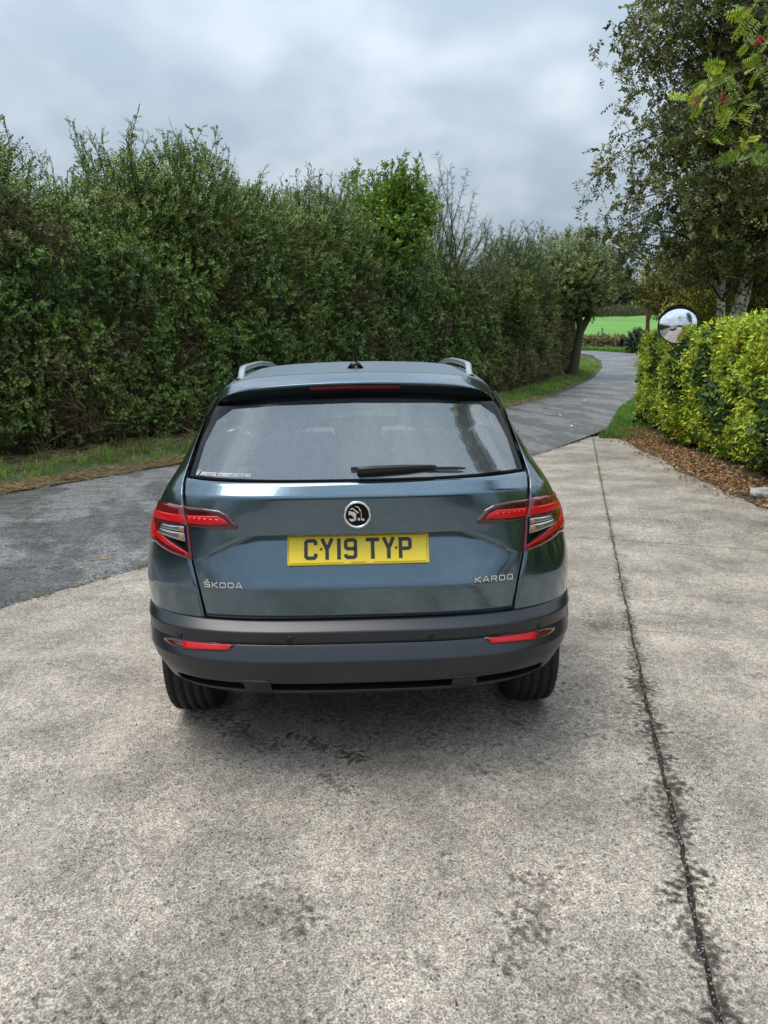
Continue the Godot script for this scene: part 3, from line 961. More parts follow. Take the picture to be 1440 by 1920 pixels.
	var tr: Node3D = bush("roadside_tree", foot, "round-headed tree with a bare leaning trunk where the lane bends", "tree", "",
		[[V.call(-0.6, 5.6, 0), V.call(2.3, 1.7, 2.2), 2300], [V.call(-1.8, 4.7, 0.6), V.call(1.6, 1.5, 1.8), 1100], [V.call(0.7, 5.0, -0.2), V.call(1.7, 1.3, 1.8), 1200], [V.call(0.2, 4.0, 0.0), V.call(1.5, 0.9, 1.5), 700]],
		[[V.call(-0.6, 6.9, 0), V.call(1.7, 0.3, 1.5), 30, 0.9, Vector3.ZERO]], M.s_birch, M.leaf, Color(0.16, 0.21, 0.065), Color(0.29, 0.34, 0.11), 1.35, [], 0, 9)
	var bark := Geo.new()
	bark.tube([Vector3(-0.35, -0.1, 0), Vector3(-0.25, 0.7, 0), Vector3(-0.1, 1.7, 0), Vector3(0.05, 2.6, 0), Vector3(-0.2, 3.7, 0), Vector3(-0.5, 5.2, 0)], [0.42, 0.27, 0.22, 0.20, 0.15, 0.08], 12, Color(0.075, 0.065, 0.045))
	bark.tube([Vector3(0.05, 2.5, 0), Vector3(0.6, 3.5, 0.1), Vector3(1.2, 4.6, 0)], [0.2, 0.14, 0.06], 8, Color(0.075, 0.065, 0.045))
	mi("trunk", bark.mesh(), M.twig, tr)

const BEECH := [Vector2(4.9, 1.0), Vector2(4.35, -3.0), Vector2(4.55, -6.5), Vector2(4.72, -8.97), Vector2(5.2, -12.38), Vector2(5.95, -17.2)]

func make_beech_hedge():
	var o := base("clipped_hedge", Vector3(4.72, 0, -8.97))
	tag(o, "neatly clipped yellow-green hedge, taller than a person, at the right edge of the yard", "hedge")
	var inv := -o.position
	var total := line_len(BEECH)
	var f := noise(401, 0.5, 3)
	var patch := noise(402, 0.55, 3)
	rng.seed = 410
	var core := Geo.new()
	var P := []
	for i in 30:
		var q := on_line(BEECH, total * i / 29.0)
		var n := Vector2(-q[1].y, q[1].x)
		if n.x < 0: n = -n
		var row := []
		for k in 6:
			var b: Vector2 = q[0] + n * [0.42, 0.30, 0.30, 0.9, 0.95, 0.9][k]
			row.append(Vector3(b.x, [0.0, 0.6, 1.62, 1.66, 0.6, 0.0][k], b.y) + inv)
		P.append(row)
	core.grid(P)
	mi("added_core", core.mesh(), mat(Color(0.085, 0.066, 0.040), 1.0), o)  # added solid sheet behind the leaves, keeps the gaps between them dark
	var xs: Array[Transform3D] = []
	var cc := PackedColorArray()
	var iv: Array[Transform3D] = []
	var ic := PackedColorArray()
	var tw: Array[Transform3D] = []
	var tc := PackedColorArray()
	for i in 36000:
		var s := total * rng.randf()
		var q := on_line(BEECH, s)
		var top: float = 1.98 + 0.09 * f.get_noise_2d(s * 4, 0) - 0.16 * exp(-pow((q[0].y + 13.4) / 1.1, 2.0))
		if q[0].y > -5.5 and rng.randf() < 0.6: continue
		var n := Vector2(-q[1].y, q[1].x)
		if n.x < 0: n = -n
		var ext := rng.randf()
		var h := 0.0
		var back := 0.0
		var up := 0.0
		if ext < 0.62:                                   # the face towards the yard
			h = 0.12 + rng.randf() * (top - 0.12)
			back = rng.randf() * rng.randf() * 0.30 + 0.08 * f.get_noise_2d(s * 3, h * 4) + maxf(0.0, 0.5 - h) * 0.5
			if h < 0.55 and rng.randf() < 0.5: continue
		elif ext < 0.86:                                 # the top
			h = top - rng.randf() * rng.randf() * 0.25
			back = rng.randf() * 1.15
			up = 1.0
		else:                                            # the far side and the rounded end
			h = 0.1 + rng.randf() * (top - 0.1)
			back = 1.15 - rng.randf() * 0.2
			if rng.randf() < 0.5:
				s = total + rr(-0.15, 0.1)
				q = on_line(BEECH, total)
				q[0] = q[0] + q[1] * rr(-0.1, 0.18)
				back = rng.randf() * 1.15
		back -= 0.30 * exp(-pow((q[0].y + 13.1) / 0.7, 2.0)) * (1.0 - smoothstep(1.45, 1.75, h))
		var b: Vector2 = q[0] + n * back
		var p := Vector3(b.x, h, b.y) + inv
		var y := Vector3(-n.x, 0, -n.y) * rr(0.3, 1.0) * (1.0 - 0.7 * up) + Vector3.UP * rr(-0.1, 0.6 + up) + rdir() * 0.45
		var t := patch.get_noise_2d(s * 1.6, h * 1.6 + 10)
		if t > 0.22 and rng.randf() < 0.62 and up < 0.5:
			iv.append(Transform3D(basis_y(y, rr(0, TAU), rr(0.8, 1.3)), p))
			ic.append(tint(Color(0.025, 0.065, 0.022), Color(0.06, 0.13, 0.03), rng.randf(), 0.3))
		else:
			xs.append(Transform3D(basis_y(y, rr(0, TAU), rr(0.65, 1.15)), p))
			var c := tint(Color(0.24, 0.40, 0.045), Color(0.74, 0.80, 0.09), rng.randf(), 0.25)
			if rng.randf() < 0.02: c = Color(0.40, 0.16, 0.03)
			cc.append(c)
	for i in 700:
		var s := total * rng.randf()
		var q := on_line(BEECH, s)
		var n := Vector2(-q[1].y, q[1].x)
		if n.x < 0: n = -n
		var b: Vector2 = q[0] + n * rr(0.0, 0.5)
		tw.append(Transform3D(basis_y(Vector3.UP + rdir() * 0.6, rr(0, TAU), rr(0.6, 1.3)), Vector3(b.x, rng.randf() * 0.6, b.y) + inv))
		tc.append(tint(Color(0.07, 0.05, 0.03), Color(0.2, 0.15, 0.09), rng.randf()))
	mm("foliage", M.s_beech, M.leaf_thin, xs, cc, o)
	mm("ivy_leaves", M.s_ivy, M.leaf, iv, ic, o)
	mm("stems", M.s_twig, M.twig, tw, tc, o)
	# the largest single leaves on the near face
	var lg := Geo.new()
	leaf(lg, Vector3.ZERO, Vector3(0, 1, 0.2), Vector3(0, 0.2, 1), 0.085, 0.055, Color.WHITE, 0.2)
	var lm := lg.mesh()
	var tones := []
	for c in [Color(0.62, 0.70, 0.08), Color(0.42, 0.56, 0.06), Color(0.70, 0.72, 0.10)]:
		var m := mat(c, 0.5)
		m.backlight_enabled = true; m.backlight = Color(0.55, 0.62, 0.15)
		tones.append(m)
	for i in 220:
		var s := rr(9.0, 14.5)
		var q := on_line(BEECH, s)
		var h := rr(0.9, 2.0)
		var lf := mi("leaf", lm, tones[i % 3], o)
		lf.transform = Transform3D(basis_y(Vector3(-0.5, rr(-0.3, 0.7), 0.5) + rdir() * 0.6, rr(0, TAU), rr(0.6, 1.0)), Vector3(q[0].x - 0.03 + 0.16 * f.get_noise_2d(s * 3, h * 4), h, q[0].y) + inv)

func make_birch():
	var foot := Vector3(6.75, 0, -14.6)
	var o := base("birch_tree", foot)
	tag(o, "tall silver birch with white forked trunks and dark small leaves behind the clipped hedge", "tree")
	rng.seed = 501
	var wood := Geo.new()
	var xs: Array[Transform3D] = []
	var cc := PackedColorArray()
	var bark := StandardMaterial3D.new()
	bark.albedo_texture = birch_bark()
	bark.roughness = 0.8
	bark.uv1_scale = Vector3(1, 2.5, 1)
	var dark := Color(0.105, 0.130, 0.038)
	var pale_olive := Color(0.25, 0.26, 0.08)
	var trunks := [
		[[Vector3(-0.15, 0, 0), Vector3(-0.10, 1.4, 0), Vector3(-0.10, 2.1, 0), Vector3(0.10, 3.0, 0.1), Vector3(0.35, 4.4, 0.1), Vector3(0.75, 6.5, 0), Vector3(1.1, 9.5, 0), Vector3(1.1, 12, 0)], [0.13, 0.11, 0.095, 0.08, 0.065, 0.05, 0.03, 0.01]],
		[[Vector3(-0.12, 1.5, 0), Vector3(-0.30, 2.2, 0.05), Vector3(-0.36, 3.0, 0.1), Vector3(-0.45, 4.2, 0.0), Vector3(-0.55, 6.2, -0.3), Vector3(-0.4, 10, -0.4)], [0.09, 0.08, 0.065, 0.045, 0.03, 0.01]],
		[[Vector3(-0.05, 1.8, 0), Vector3(0.20, 2.6, -0.1), Vector3(0.42, 3.6, -0.2), Vector3(0.62, 5.0, -0.3), Vector3(0.8, 9, -0.4)], [0.085, 0.075, 0.06, 0.045, 0.012]]]
	for t in trunks:
		var g := Geo.new()
		g.tube(t[0], t[1], 12)
		mi("trunk", g.mesh(), bark, o)
	# limbs rise from the trunks and droop at their ends, carrying the leaf sprays
	for i in 270:
		var t: Array = trunks[rng.randi() % 3]
		var hh := rr(2.5, 9.6)
		var p := Vector3.ZERO
		for k in t[0].size() - 1:
			if t[0][k].y <= hh and t[0][k + 1].y > hh:
				p = t[0][k].lerp(t[0][k + 1], (hh - t[0][k].y) / (t[0][k + 1].y - t[0][k].y))
		if p == Vector3.ZERO: continue
		var a := rr(0, TAU)
		var reach := lin(hh, [2.4, 3.4, 4.8, 6.0, 7.5, 10.0], [1.9, 2.4, 2.65, 2.6, 2.3, 1.6]) * rr(0.45, 1.05)
		var d := Vector3(cos(a), 0, sin(a))
		var pts := [p, p + d * reach * 0.4 + Vector3(0, rr(0.25, 0.7), 0), p + d * reach * 0.75 + Vector3(0, rr(0.2, 0.7), 0), p + d * reach + Vector3(0, rr(-0.7, 0.3), 0)]
		wood.tube(pts, [0.028, 0.018, 0.009, 0.003], 4, Color(0.07, 0.06, 0.05))
		for k in 58:
			var q := pow(rng.randf(), 0.6) * 3.0
			var j := mini(int(q), 2)
			var at: Vector3 = pts[j].lerp(pts[j + 1], q - j)
			at += rdir() * rng.randf() * 0.42 + Vector3(0, -rng.randf() * 0.28, 0)
			if at.y < 3.05 - 0.10 * absf(at.x): continue
			xs.append(Transform3D(basis_y(Vector3.DOWN * rr(-0.3, 0.7) + rdir(), rr(0, TAU), rr(0.65, 1.15)), at))
			cc.append(tint(dark, pale_olive, pow(rng.randf(), 1.2), 0.35))  # tone drawn at random for each sprig
	mi("limbs", wood.mesh(), M.twig, o)
	mm("foliage", M.s_birch, M.leaf_gloss, xs, cc, o)

func birch_bark() -> ImageTexture:
	var n := 256
	var f := noise(88, 0.05, 4)
	var g := noise(89, 0.02, 3)
	var out := PackedByteArray()
	out.resize(n * n * 3)
	for y in n:
		for x in n:
			var t := 0.86 + 0.10 * g.get_noise_2d(x, y)
			if f.get_noise_2d(x * 0.25, y * 1.8) > 0.22: t = 0.16 + 0.1 * g.get_noise_2d(x * 3, y)
			if g.get_noise_2d(x * 0.7 + 300, y) > 0.38: t *= 0.6
			var i := (y * n + x) * 3
			out[i] = int(t * 255); out[i + 1] = int(t * 247); out[i + 2] = int(t * 232)
	return tex_rgb(out, n)

func make_rowan():
	var foot := Vector3(6.9, 0, -8.3)
	var o := base("rowan_tree", foot)
	tag(o, "rowan tree with yellow-green feathery leaves and red berries reaching in at the upper right", "tree")
	rng.seed = 601
	var wood := Geo.new()
	wood.tube([Vector3(0, 0, 0), Vector3(0.05, 1.8, 0), Vector3(-0.05, 3.4, 0), Vector3(-0.1, 5.2, 0.1), Vector3(0, 7.5, 0)], [0.13, 0.11, 0.085, 0.06, 0.02], 9, Color(0.11, 0.10, 0.085))
	# one compound leaf: a midrib with paired leaflets
	var leaves := []
	for v in 3:
		var g := Geo.new()
		var l := 0.19
		var bend := 0.05 + 0.03 * v
		g.tube([Vector3.ZERO, Vector3(0, l * 0.5, bend * 0.3), Vector3(0, l, bend)], [0.0016, 0.0013, 0.0008], 3, Color(0.6, 0.5, 0.3))
		for k in 7:
			var t := 0.22 + 0.78 * k / 6.5
			var p := Vector3(0, l * t, bend * t * t)
			for s in [-1.0, 1.0]:
				leaf(g, p, Vector3(s, 0.55, rr(-0.1, 0.3)), Vector3(0, 0.1, 1), 0.066 * rr(0.85, 1.1) * (1.0 - 0.25 * absf(t - 0.6)), 0.027, Color.WHITE * rr(0.85, 1.15), 0.15)
		leaf(g, Vector3(0, l, bend), Vector3(0, 1, 0.2), Vector3(0, 0, 1), 0.05, 0.018, Color.WHITE, 0.1)
		leaves.append(g.mesh())
	var tones := []
	for c in [Color(0.26, 0.40, 0.03), Color(0.36, 0.48, 0.035), Color(0.52, 0.52, 0.04), Color(0.20, 0.33, 0.03)]:
		var m := mat(c, 0.45)
		m.vertex_color_use_as_albedo = true
		m.backlight_enabled = true; m.backlight = Color(0.6, 0.66, 0.12)
		tones.append(m)
	var red := mat(Color(0.55, 0.035, 0.012), 0.3)
	var sm := SphereMesh.new()
	sm.radius = 0.0065; sm.height = 0.013; sm.radial_segments = 8; sm.rings = 4
	# branches that reach into view (points relative to the foot), then others out of frame
	var brs := [
		[[Vector3(-0.1, 3.3, 0), Vector3(-1.3, 4.05, 0.0), Vector3(-2.4, 4.42, 0.0), Vector3(-2.92, 4.50, 0.0), Vector3(-3.30, 4.44, -0.1), Vector3(-3.50, 4.34, -0.1), Vector3(-3.60, 4.20, -0.15)], 44, 1],
		[[Vector3(-0.1, 3.8, 0), Vector3(-1.4, 4.55, 0.1), Vector3(-2.6, 4.82, 0.1), Vector3(-3.05, 4.95, 0.1), Vector3(-3.28, 5.0, 0.1)], 32, 0],
		[[Vector3(-0.05, 2.9, 0), Vector3(-1.4, 3.50, 0.1), Vector3(-2.5, 3.68, 0.05), Vector3(-2.95, 3.72, 0.0), Vector3(-3.28, 3.74, 0.0)], 34, 0],
		[[Vector3(-0.1, 3.5, 0), Vector3(-1.4, 4.3, 0.3), Vector3(-2.7, 4.62, 0.3), Vector3(-3.22, 4.60, 0.3)], 26, 1],
		[[Vector3(-0.1, 3.2, 0), Vector3(-1.4, 3.85, -0.1), Vector3(-2.6, 4.12, -0.1), Vector3(-3.36, 4.22, -0.1)], 26, 1],
		[[Vector3(0, 4.0, 0), Vector3(0.5, 4.6, 0.6), Vector3(0.8, 5.0, 1.3)], 24, 1],
		[[Vector3(0, 4.8, 0), Vector3(0.6, 5.6, -0.3), Vector3(1.2, 6.0, -0.5)], 24, 1]]
	for b in brs:
		var rad := []
		for i in b[0].size(): rad.append(lerpf(0.022, 0.003, float(i) / (b[0].size() - 1)))
		wood.tube(b[0], rad, 5, Color(0.12, 0.10, 0.08))
		for i in b[1]:
			var t: float = (0.42 + 0.58 * pow(rng.randf(), 0.7)) * (b[0].size() - 1)
			var j := mini(int(t), b[0].size() - 2)
			var p: Vector3 = b[0][j].lerp(b[0][j + 1], t - j)
			var side := Vector3(rr(-1, 0.5), rr(-0.6, 0.5), rr(-1, 1)).normalized()
			var q := p + side * rr(0.02, 0.14)
			wood.tube([p, q], [0.003, 0.002], 3, Color(0.12, 0.10, 0.08))
			var lf := mi("leaf", leaves[i % 3], tones[rng.randi() % 4], o)
			lf.transform = Transform3D(basis_y(side + Vector3(0, -0.35, 0) + rdir() * 0.3, rr(0, TAU), rr(0.65, 1.05)), q)
		for k in b[2]:
			var c: Vector3 = b[0][b[0].size() - 1 - k] + Vector3(0.02, -0.03, 0.06)
			var g := Geo.new()
			for i in 26:
				var e := c + Vector3(rr(-1, 1) * 0.05, rr(-1, 0.5) * 0.035, rr(-1, 1) * 0.05)
				g.tube([c + Vector3(0, 0.05, 0), e], [0.0012, 0.0008], 3)
				var A := sm.surface_get_arrays(0)
				var k0 := g.v.size()
				for w in A[Mesh.ARRAY_VERTEX].size():
					g.v.append(A[Mesh.ARRAY_VERTEX][w] + e); g.n.append(A[Mesh.ARRAY_NORMAL][w]); g.c.append(Color.WHITE); g.uv.append(Vector2.ZERO)
				for w in A[Mesh.ARRAY_INDEX]: g.idx.append(w + k0)
			mi("berry_cluster", g.mesh(), red, o)
	mi("trunk", wood.mesh(), M.twig, o)

func make_far():
	var V := func(x, y, z): return Vector3(x, y, z)
	# shrubs behind the clipped hedge
	bush("maple_tree", Vector3(8.1, 0, -17.0), "yellow-green maple tinged orange, right of the birch trunks", "tree", "", [[V.call(0, 2.6, 0), V.call(1.7, 1.3, 1.3), 900], [V.call(1.6, 3.2, 0), V.call(1.6, 1.5, 1.3), 700], [V.call(-0.6, 1.6, 0.2), V.call(1.2, 1.0, 1.0), 400]], [], M.s_birch, M.leaf_thin, Color(0.17, 0.21, 0.022), Color(0.42, 0.36, 0.03), 1.2, [[[Vector3.ZERO, Vector3(0, 2.5, 0)], [0.08, 0.04]]], 0, 21)
	bush("cherry_tree", Vector3(8.7, 0, -22.0), "olive and orange leaved small tree between the pole and the birch", "tree", "", [[V.call(-0.2, 3.6, 0), V.call(1.1, 1.0, 1.2), 700], [V.call(1.0, 3.9, 0), V.call(1.4, 1.2, 1.3), 800], [V.call(1.1, 2.9, 0.3), V.call(1.1, 0.7, 1.0), 400]], [], M.s_birch, M.leaf_thin, Color(0.09, 0.11, 0.022), Color(0.27, 0.23, 0.035), 1.25, [[[Vector3(-0.15, 0, 0.5), Vector3(-0.13, 2.2, 0.5), Vector3(-0.1, 3.4, 0.3)], [0.16, 0.13, 0.06]]], 0, 22)
	# telegraph pole beyond the hedge end
	var pole := base("telegraph_pole", Vector3(16.9, hgt(0, -48.4), -48.4))
	tag(pole, "thin brown wooden telegraph pole standing by the far field", "pole")
	var g := Geo.new()
	g.tube([Vector3(0, -0.1, 0), Vector3(-0.06, 3.0, 0), Vector3(-0.12, 5.6, 0)], [0.135, 0.12, 0.10], 12, Color(0.10, 0.045, 0.028))
	g.tube([Vector3(-0.12, 5.6, 0), Vector3(-0.12, 5.64, 0)], [0.10, 0.0], 12, Color(0.10, 0.05, 0.03))
	mi("post", g.mesh(), M.twig, pole)
	# low hedge along the bend, its end bush, the field fence and far hedges
	hedge_run("low_hedge", [Vector2(4, -85.4), Vector2(12, -83.6), Vector2(18.5, -80.0), Vector2(23.5, -74.5)], 1.1, 1.0, 2200, Color(0.16, 0.16, 0.055), Color(0.29, 0.25, 0.11), "low brownish hedge curving along the far bend of the lane", 31)
	bush("dark_bush", Vector3(22.6, hgt(0, -67), -67.0), "dark rounded bush at the end of the low far hedge", "bush", "", [[V.call(0, 0.85, 0), V.call(1.1, 0.95, 0.9), 500]], [], M.s_big, M.leaf_gloss, Color(0.010, 0.018, 0.010), Color(0.022, 0.034, 0.016), 0.6, [], 0, 32)
	hedge_run("field_hedge", [Vector2(10, -163), Vector2(50, -166), Vector2(100, -165)], 1.9, 1.4, 2600, Color(0.07, 0.11, 0.03), Color(0.14, 0.18, 0.05), "clipped hedge along the top of the bright green field", 33)
	var k := 0
	for t in [[34, -176, 5.2, 5.0, "dense dark tree line end nearest the roadside tree, above the field hedge"], [46, -178, 5.6, 5.2, "broad dark tree behind the field hedge, left of the pole"], [58, -190, 9.0, 5.5, "tall dark tree behind the field hedge beside the brick house"], [68, -192, 7.0, 5.0, "far dark tree behind the pole"], [79, -190, 10.0, 6.5, "far dark tree half hidden by the birch leaves"], [48, -205, 11.0, 6.0, "far dark tree hidden behind the roadside tree"]]:
		var y: float = t[2]
		bush("far_tree", Vector3(t[0], hgt(0, t[1]), t[1]), t[4], "tree", "dark trees beyond the field", [[V.call(0, y * 0.62, 0), V.call(t[3], y * 0.42, 4.0), 700], [V.call(-2.4, y * 0.4, 1), V.call(t[3] * 0.7, y * 0.4, 3.0), 350], [V.call(2.4, y * 0.42, 1), V.call(t[3] * 0.7, y * 0.42, 3.0), 350]], [], M.s_big, M.leaf, Color(0.030, 0.055, 0.022), Color(0.085, 0.125, 0.045), 1.5, [[[Vector3.ZERO, Vector3(0, y * 0.7, 0)], [0.35, 0.15]]], 0, 40 + k)
		k += 1
	# brick house whose gable shows over the far trees
	var h := base("brick_house", Vector3(68.0, hgt(0, -215), -215.0))
	tag(h, "small far brick house with orange roof showing between trees above the field", "house")
	g = Geo.new()
	g.box(Vector3(-1.8, -1, -3), Vector3(1.8, 6.6, 3))
	mi("wall", g.mesh(), mat(Color(0.30, 0.20, 0.14), 0.9), h)
	g = Geo.new()
	for s in [-1.0, 1.0]:
		g.quad(Vector3(s * 2.2, 6.3, 3.3), Vector3(s * 2.2, 6.3, -3.3), Vector3(0, 8.4, -3.3), Vector3(0, 8.4, 3.3))
	g.tri(Vector3(-1.8, 6.6, 3.0), Vector3(0, 8.2, 3.0), Vector3(1.8, 6.6, 3.0))
	mi("roof", g.mesh(), mat(Color(0.28, 0.085, 0.045), 0.9), h)
	g = Geo.new()
	g.box(Vector3(-0.45, 7.6, -0.5), Vector3(0.45, 9.6, 0.5)); g.box(Vector3(-0.52, 9.6, -0.57), Vector3(0.52, 9.75, 0.57))
	mi("chimney", g.mesh(), mat(Color(0.30, 0.10, 0.06), 0.9), h)
	# weathered posts in the field
	for p in [[25.6, -88.5, 1.5, "weathered grey wooden post standing in the field left of the pole"], [22.4, -90.0, 1.2, "pale leaning post in the field beside the roadside tree"]]:
		var o := base("field_post", Vector3(p[0], hgt(0, p[1]), p[1]))
		tag(o, p[3], "post", "old posts in the field")
		g = Geo.new()
		g.bevel_box(Vector3(p[2], 0.22, 0.2), 0.02, Transform3D(Basis(Vector3(0, 0, 1), PI / 2 + 0.04), Vector3(0, p[2] * 0.5 - 0.1, 0)), Color(0.30, 0.29, 0.26))
		mi("timber", g.mesh(), M.twig, o)

func hedge_run(called: String, line: Array, h: float, w: float, n: int, a: Color, b: Color, label: String, sd: int):
	var o := base(called, Vector3(line[0].x, 0, line[0].y))
	tag(o, label, "hedge")
	rng.seed = 7000 + sd
	var inv := -o.position
	var core := Geo.new()
	var P := []
	var total := line_len(line)
	for i in 16:
		var q := on_line(line, total * i / 15.0)
		var s: Vector2 = q[1].orthogonal()
		var row := []
		for k in 4:
			var c: Vector2 = q[0] + s * w * [-0.38, -0.33, 0.33, 0.38][k]
			row.append(Vector3(c.x, hgt(c.x, c.y) + h * [-0.05, 0.85, 0.85, -0.05][k], c.y) + inv)
		P.append(row)
	core.grid(P, true)
	mi("added_core", core.mesh(), mat(Color(0.08, 0.064, 0.04), 1.0), o)  # added solid filling that stops daylight coming through the foliage
	var xs: Array[Transform3D] = []
	var cc := PackedColorArray()
	for i in n:
		var q := on_line(line, total * rng.randf())
		var s: Vector2 = q[1].orthogonal()
		var t := rr(-1, 1)
		var y := rng.randf()
		if rng.randf() < 0.6: t = signf(t) * rr(0.8, 1.05)
		else: y = rr(0.85, 1.05)
		var c: Vector2 = q[0] + s * w * 0.5 * t
		xs.append(Transform3D(basis_y(Vector3(s.x * t, 0.6, s.y * t) + rdir() * 0.6, rr(0, TAU), rr(0.5, 0.9)), Vector3(c.x, hgt(c.x, c.y) + h * y, c.y) + inv))
		cc.append(tint(a, b, rng.randf()))
	mm("foliage", M.s_big, M.leaf, xs, cc, o)

# ---------------------------------------------------------------- grass, litter and loose leaves
func make_verges():
	rng.seed = 801
	var f := noise(802, 0.45, 3)
	var gx: Array[Transform3D] = []
	var gc := PackedColorArray()
	var sx: Array[Transform3D] = []
	var sc := PackedColorArray()
	var total := line_len(LEFT_EDGE)
	# soil strips under the grass
	var soil := Geo.new()
	var P := []
	for i in 90:
		var q := on_line(LEFT_EDGE, 12.0 + i * 1.0)
		var n := Vector2(q[1].y, -q[1].x)
		if n.x > 0: n = -n
		var row := []
		for k in 5:
			var c: Vector2 = q[0] + n * [-0.08, 0.25, 0.8, 1.5, 2.8][k]
			row.append(Vector3(c.x, hgt(c.x, c.y) + [0.006, 0.03, 0.09, 0.16, 0.2][k], c.y))
		P.append(row)
	soil.grid(P, true)
	for i in soil.v.size(): soil.c[i] = Color(0.065, 0.070, 0.030)
	tag(mi("verge", soil.mesh(), M.ground), "", "", "", "structure")
	for i in 22000:
		var s := 18.0 + 80.0 * pow(rng.randf(), 1.25)
		var q := on_line(LEFT_EDGE, s)
		if q[0].y > -6.0: continue
		var n := Vector2(q[1].y, -q[1].x)
		if n.x > 0: n = -n
		var w := rng.randf()
		var d := 0.18 + 1.45 * w + 0.12 * f.get_noise_1d(s * 6)
		var c: Vector2 = q[0] + n * d
		var dens := f.get_noise_2d(c.x * 3, c.y * 3) + 0.35 - 0.7 * smoothstep(1.05, 1.6, d)
		if rng.randf() > dens * 1.3 + 0.45: continue
		var y := hgt(c.x, c.y) + lin(d, [0.0, 0.25, 0.8, 1.5], [0.0, 0.03, 0.09, 0.16])
		gx.append(Transform3D(Basis(Vector3.UP, rr(0, TAU)).scaled(Vector3.ONE * rr(0.7, 1.35) * lerpf(1.0, 1.5, smoothstep(15.0, 40.0, -c.y)) * (0.65 + 0.4 * clampf(d, 0, 1))), Vector3(c.x, y - 0.01, c.y)))
		gc.append(tint(Color(0.12, 0.20, 0.038), Color(0.28, 0.42, 0.09), 0.5 + 0.9 * f.get_noise_2d(c.x * 2 + 50, c.y * 2), 0.3))
	for i in 9000:                                        # brown dead stalks at the tarmac edge and at the hedge foot
		var s := 18.0 + 55.0 * pow(rng.randf(), 1.3)
		var q := on_line(LEFT_EDGE, s)
		if q[0].y > -6.0: continue
		var n := Vector2(q[1].y, -q[1].x)
		if n.x > 0: n = -n
		var d := rng.randfn(0.10, 0.13) if rng.randf() < 0.6 else rr(0.95, 1.9)
		var c: Vector2 = q[0] + n * d
		sx.append(Transform3D(Basis(Vector3.UP, rr(0, TAU)).scaled(Vector3.ONE * rr(0.8, 2.0)), Vector3(c.x, hgt(c.x, c.y) + 0.016 + maxf(0.0, d) * 0.11, c.y)))
		sc.append(tint(Color(0.20, 0.12, 0.06), Color(0.42, 0.31, 0.17), rng.randf(), 0.3))
	# right-hand verge between lane, yard and clipped hedge
	var tri := PackedVector2Array([Vector2(4.35, -15.0), Vector2(5.1, -17.0), Vector2(7.51, -23.84), Vector2(10.0, -29.8), Vector2(14.0, -39.8), Vector2(17.0, -39.8), Vector2(11.0, -24.0), Vector2(7.6, -17.5), Vector2(5.4, -12.8), Vector2(4.75, -14.8)])
	var soil2 := Geo.new()
	var ti := Geometry2D.triangulate_polygon(tri)
	for i in range(0, ti.size(), 3):
		var t := [tri[ti[i]], tri[ti[i + 1]], tri[ti[i + 2]]]
		if (t[1] - t[0]).cross(t[2] - t[0]) < 0: t = [t[0], t[2], t[1]]
		soil2.tri(Vector3(t[0].x, hgt(0, t[0].y) + 0.012, t[0].y), Vector3(t[1].x, hgt(0, t[1].y) + 0.012, t[1].y), Vector3(t[2].x, hgt(0, t[2].y) + 0.012, t[2].y), Color(0.07, 0.09, 0.03))
	tag(mi("verge", soil2.mesh(), M.ground), "", "", "", "structure")
	for i in 9000:
		var z := rr(-34.0, -14.6)
		var x := lin(-z, [14.6, 15.2, 17.0, 23.84, 29.8, 39.8], [4.7, 4.4, 5.15, 7.56, 10.05, 14.05]) + 0.02 + rng.randf() * (1.5 if z < -17.0 else 1.0)
		if z > -16.4 and rng.randf() < 0.35: continue
		gx.append(Transform3D(Basis(Vector3.UP, rr(0, TAU)).scaled(Vector3.ONE * rr(0.5, 1.0)), Vector3(x, hgt(x, z) + 0.01, z)))
		gc.append(tint(Color(0.085, 0.19, 0.025), Color(0.20, 0.37, 0.055), 0.5 + 0.9 * f.get_noise_2d(x * 2, z * 2), 0.25))
	for i in 2500:                                        # verge beyond the bend
		var s := rng.randf()
		var q := on_line([Vector2(6, -82.5), Vector2(15.5, -79.0), Vector2(21.2, -73.0), Vector2(22.3, -64)], 25.0 * s)
		var c: Vector2 = q[0] + q[1].orthogonal() * rr(-0.9, 0.9)
		gx.append(Transform3D(Basis(Vector3.UP, rr(0, TAU)).scaled(Vector3.ONE * rr(2.0, 3.5)), Vector3(c.x, hgt(c.x, c.y), c.y)))
		gc.append(tint(Color(0.10, 0.24, 0.03), Color(0.17, 0.36, 0.05), rng.randf()))
	tag(mm("grass", M.s_grass, M.leaf_thin, gx, gc), "", "", "", "stuff")
	tag(mm("dry_grass", M.s_straw, M.twig, sx, sc), "", "", "", "stuff")
	# brown leaf litter under the clipped hedge
	var soil3 := Geo.new()
	P = []
	for i in 40:
		var z := 1.0 - 17.2 * i / 39.0
		var x := lin(-z, [-1.0, 5.0, 7.5, 8.9, 10.4, 12.5, 15.6, 17.0], [4.5, 4.5, 4.15, 4.14, 4.28, 4.53, 4.85, 5.15])
		var row := []
		for k in 4: row.append(Vector3(x - 0.07 + 0.09 * sin(z * 5.0) * sin(z * 2.3) + [0.0, 0.25, 0.6, 2.0][k], [0.004, 0.03, 0.06, 0.07][k], z))
		P.append(row)
	soil3.grid(P)
	for i in soil3.v.size(): soil3.c[i] = Color(0.10, 0.068, 0.042)
	tag(mi("hedge_soil", soil3.mesh(), M.ground), "", "", "", "structure")
	var lx: Array[Transform3D] = []
	var lc := PackedColorArray()
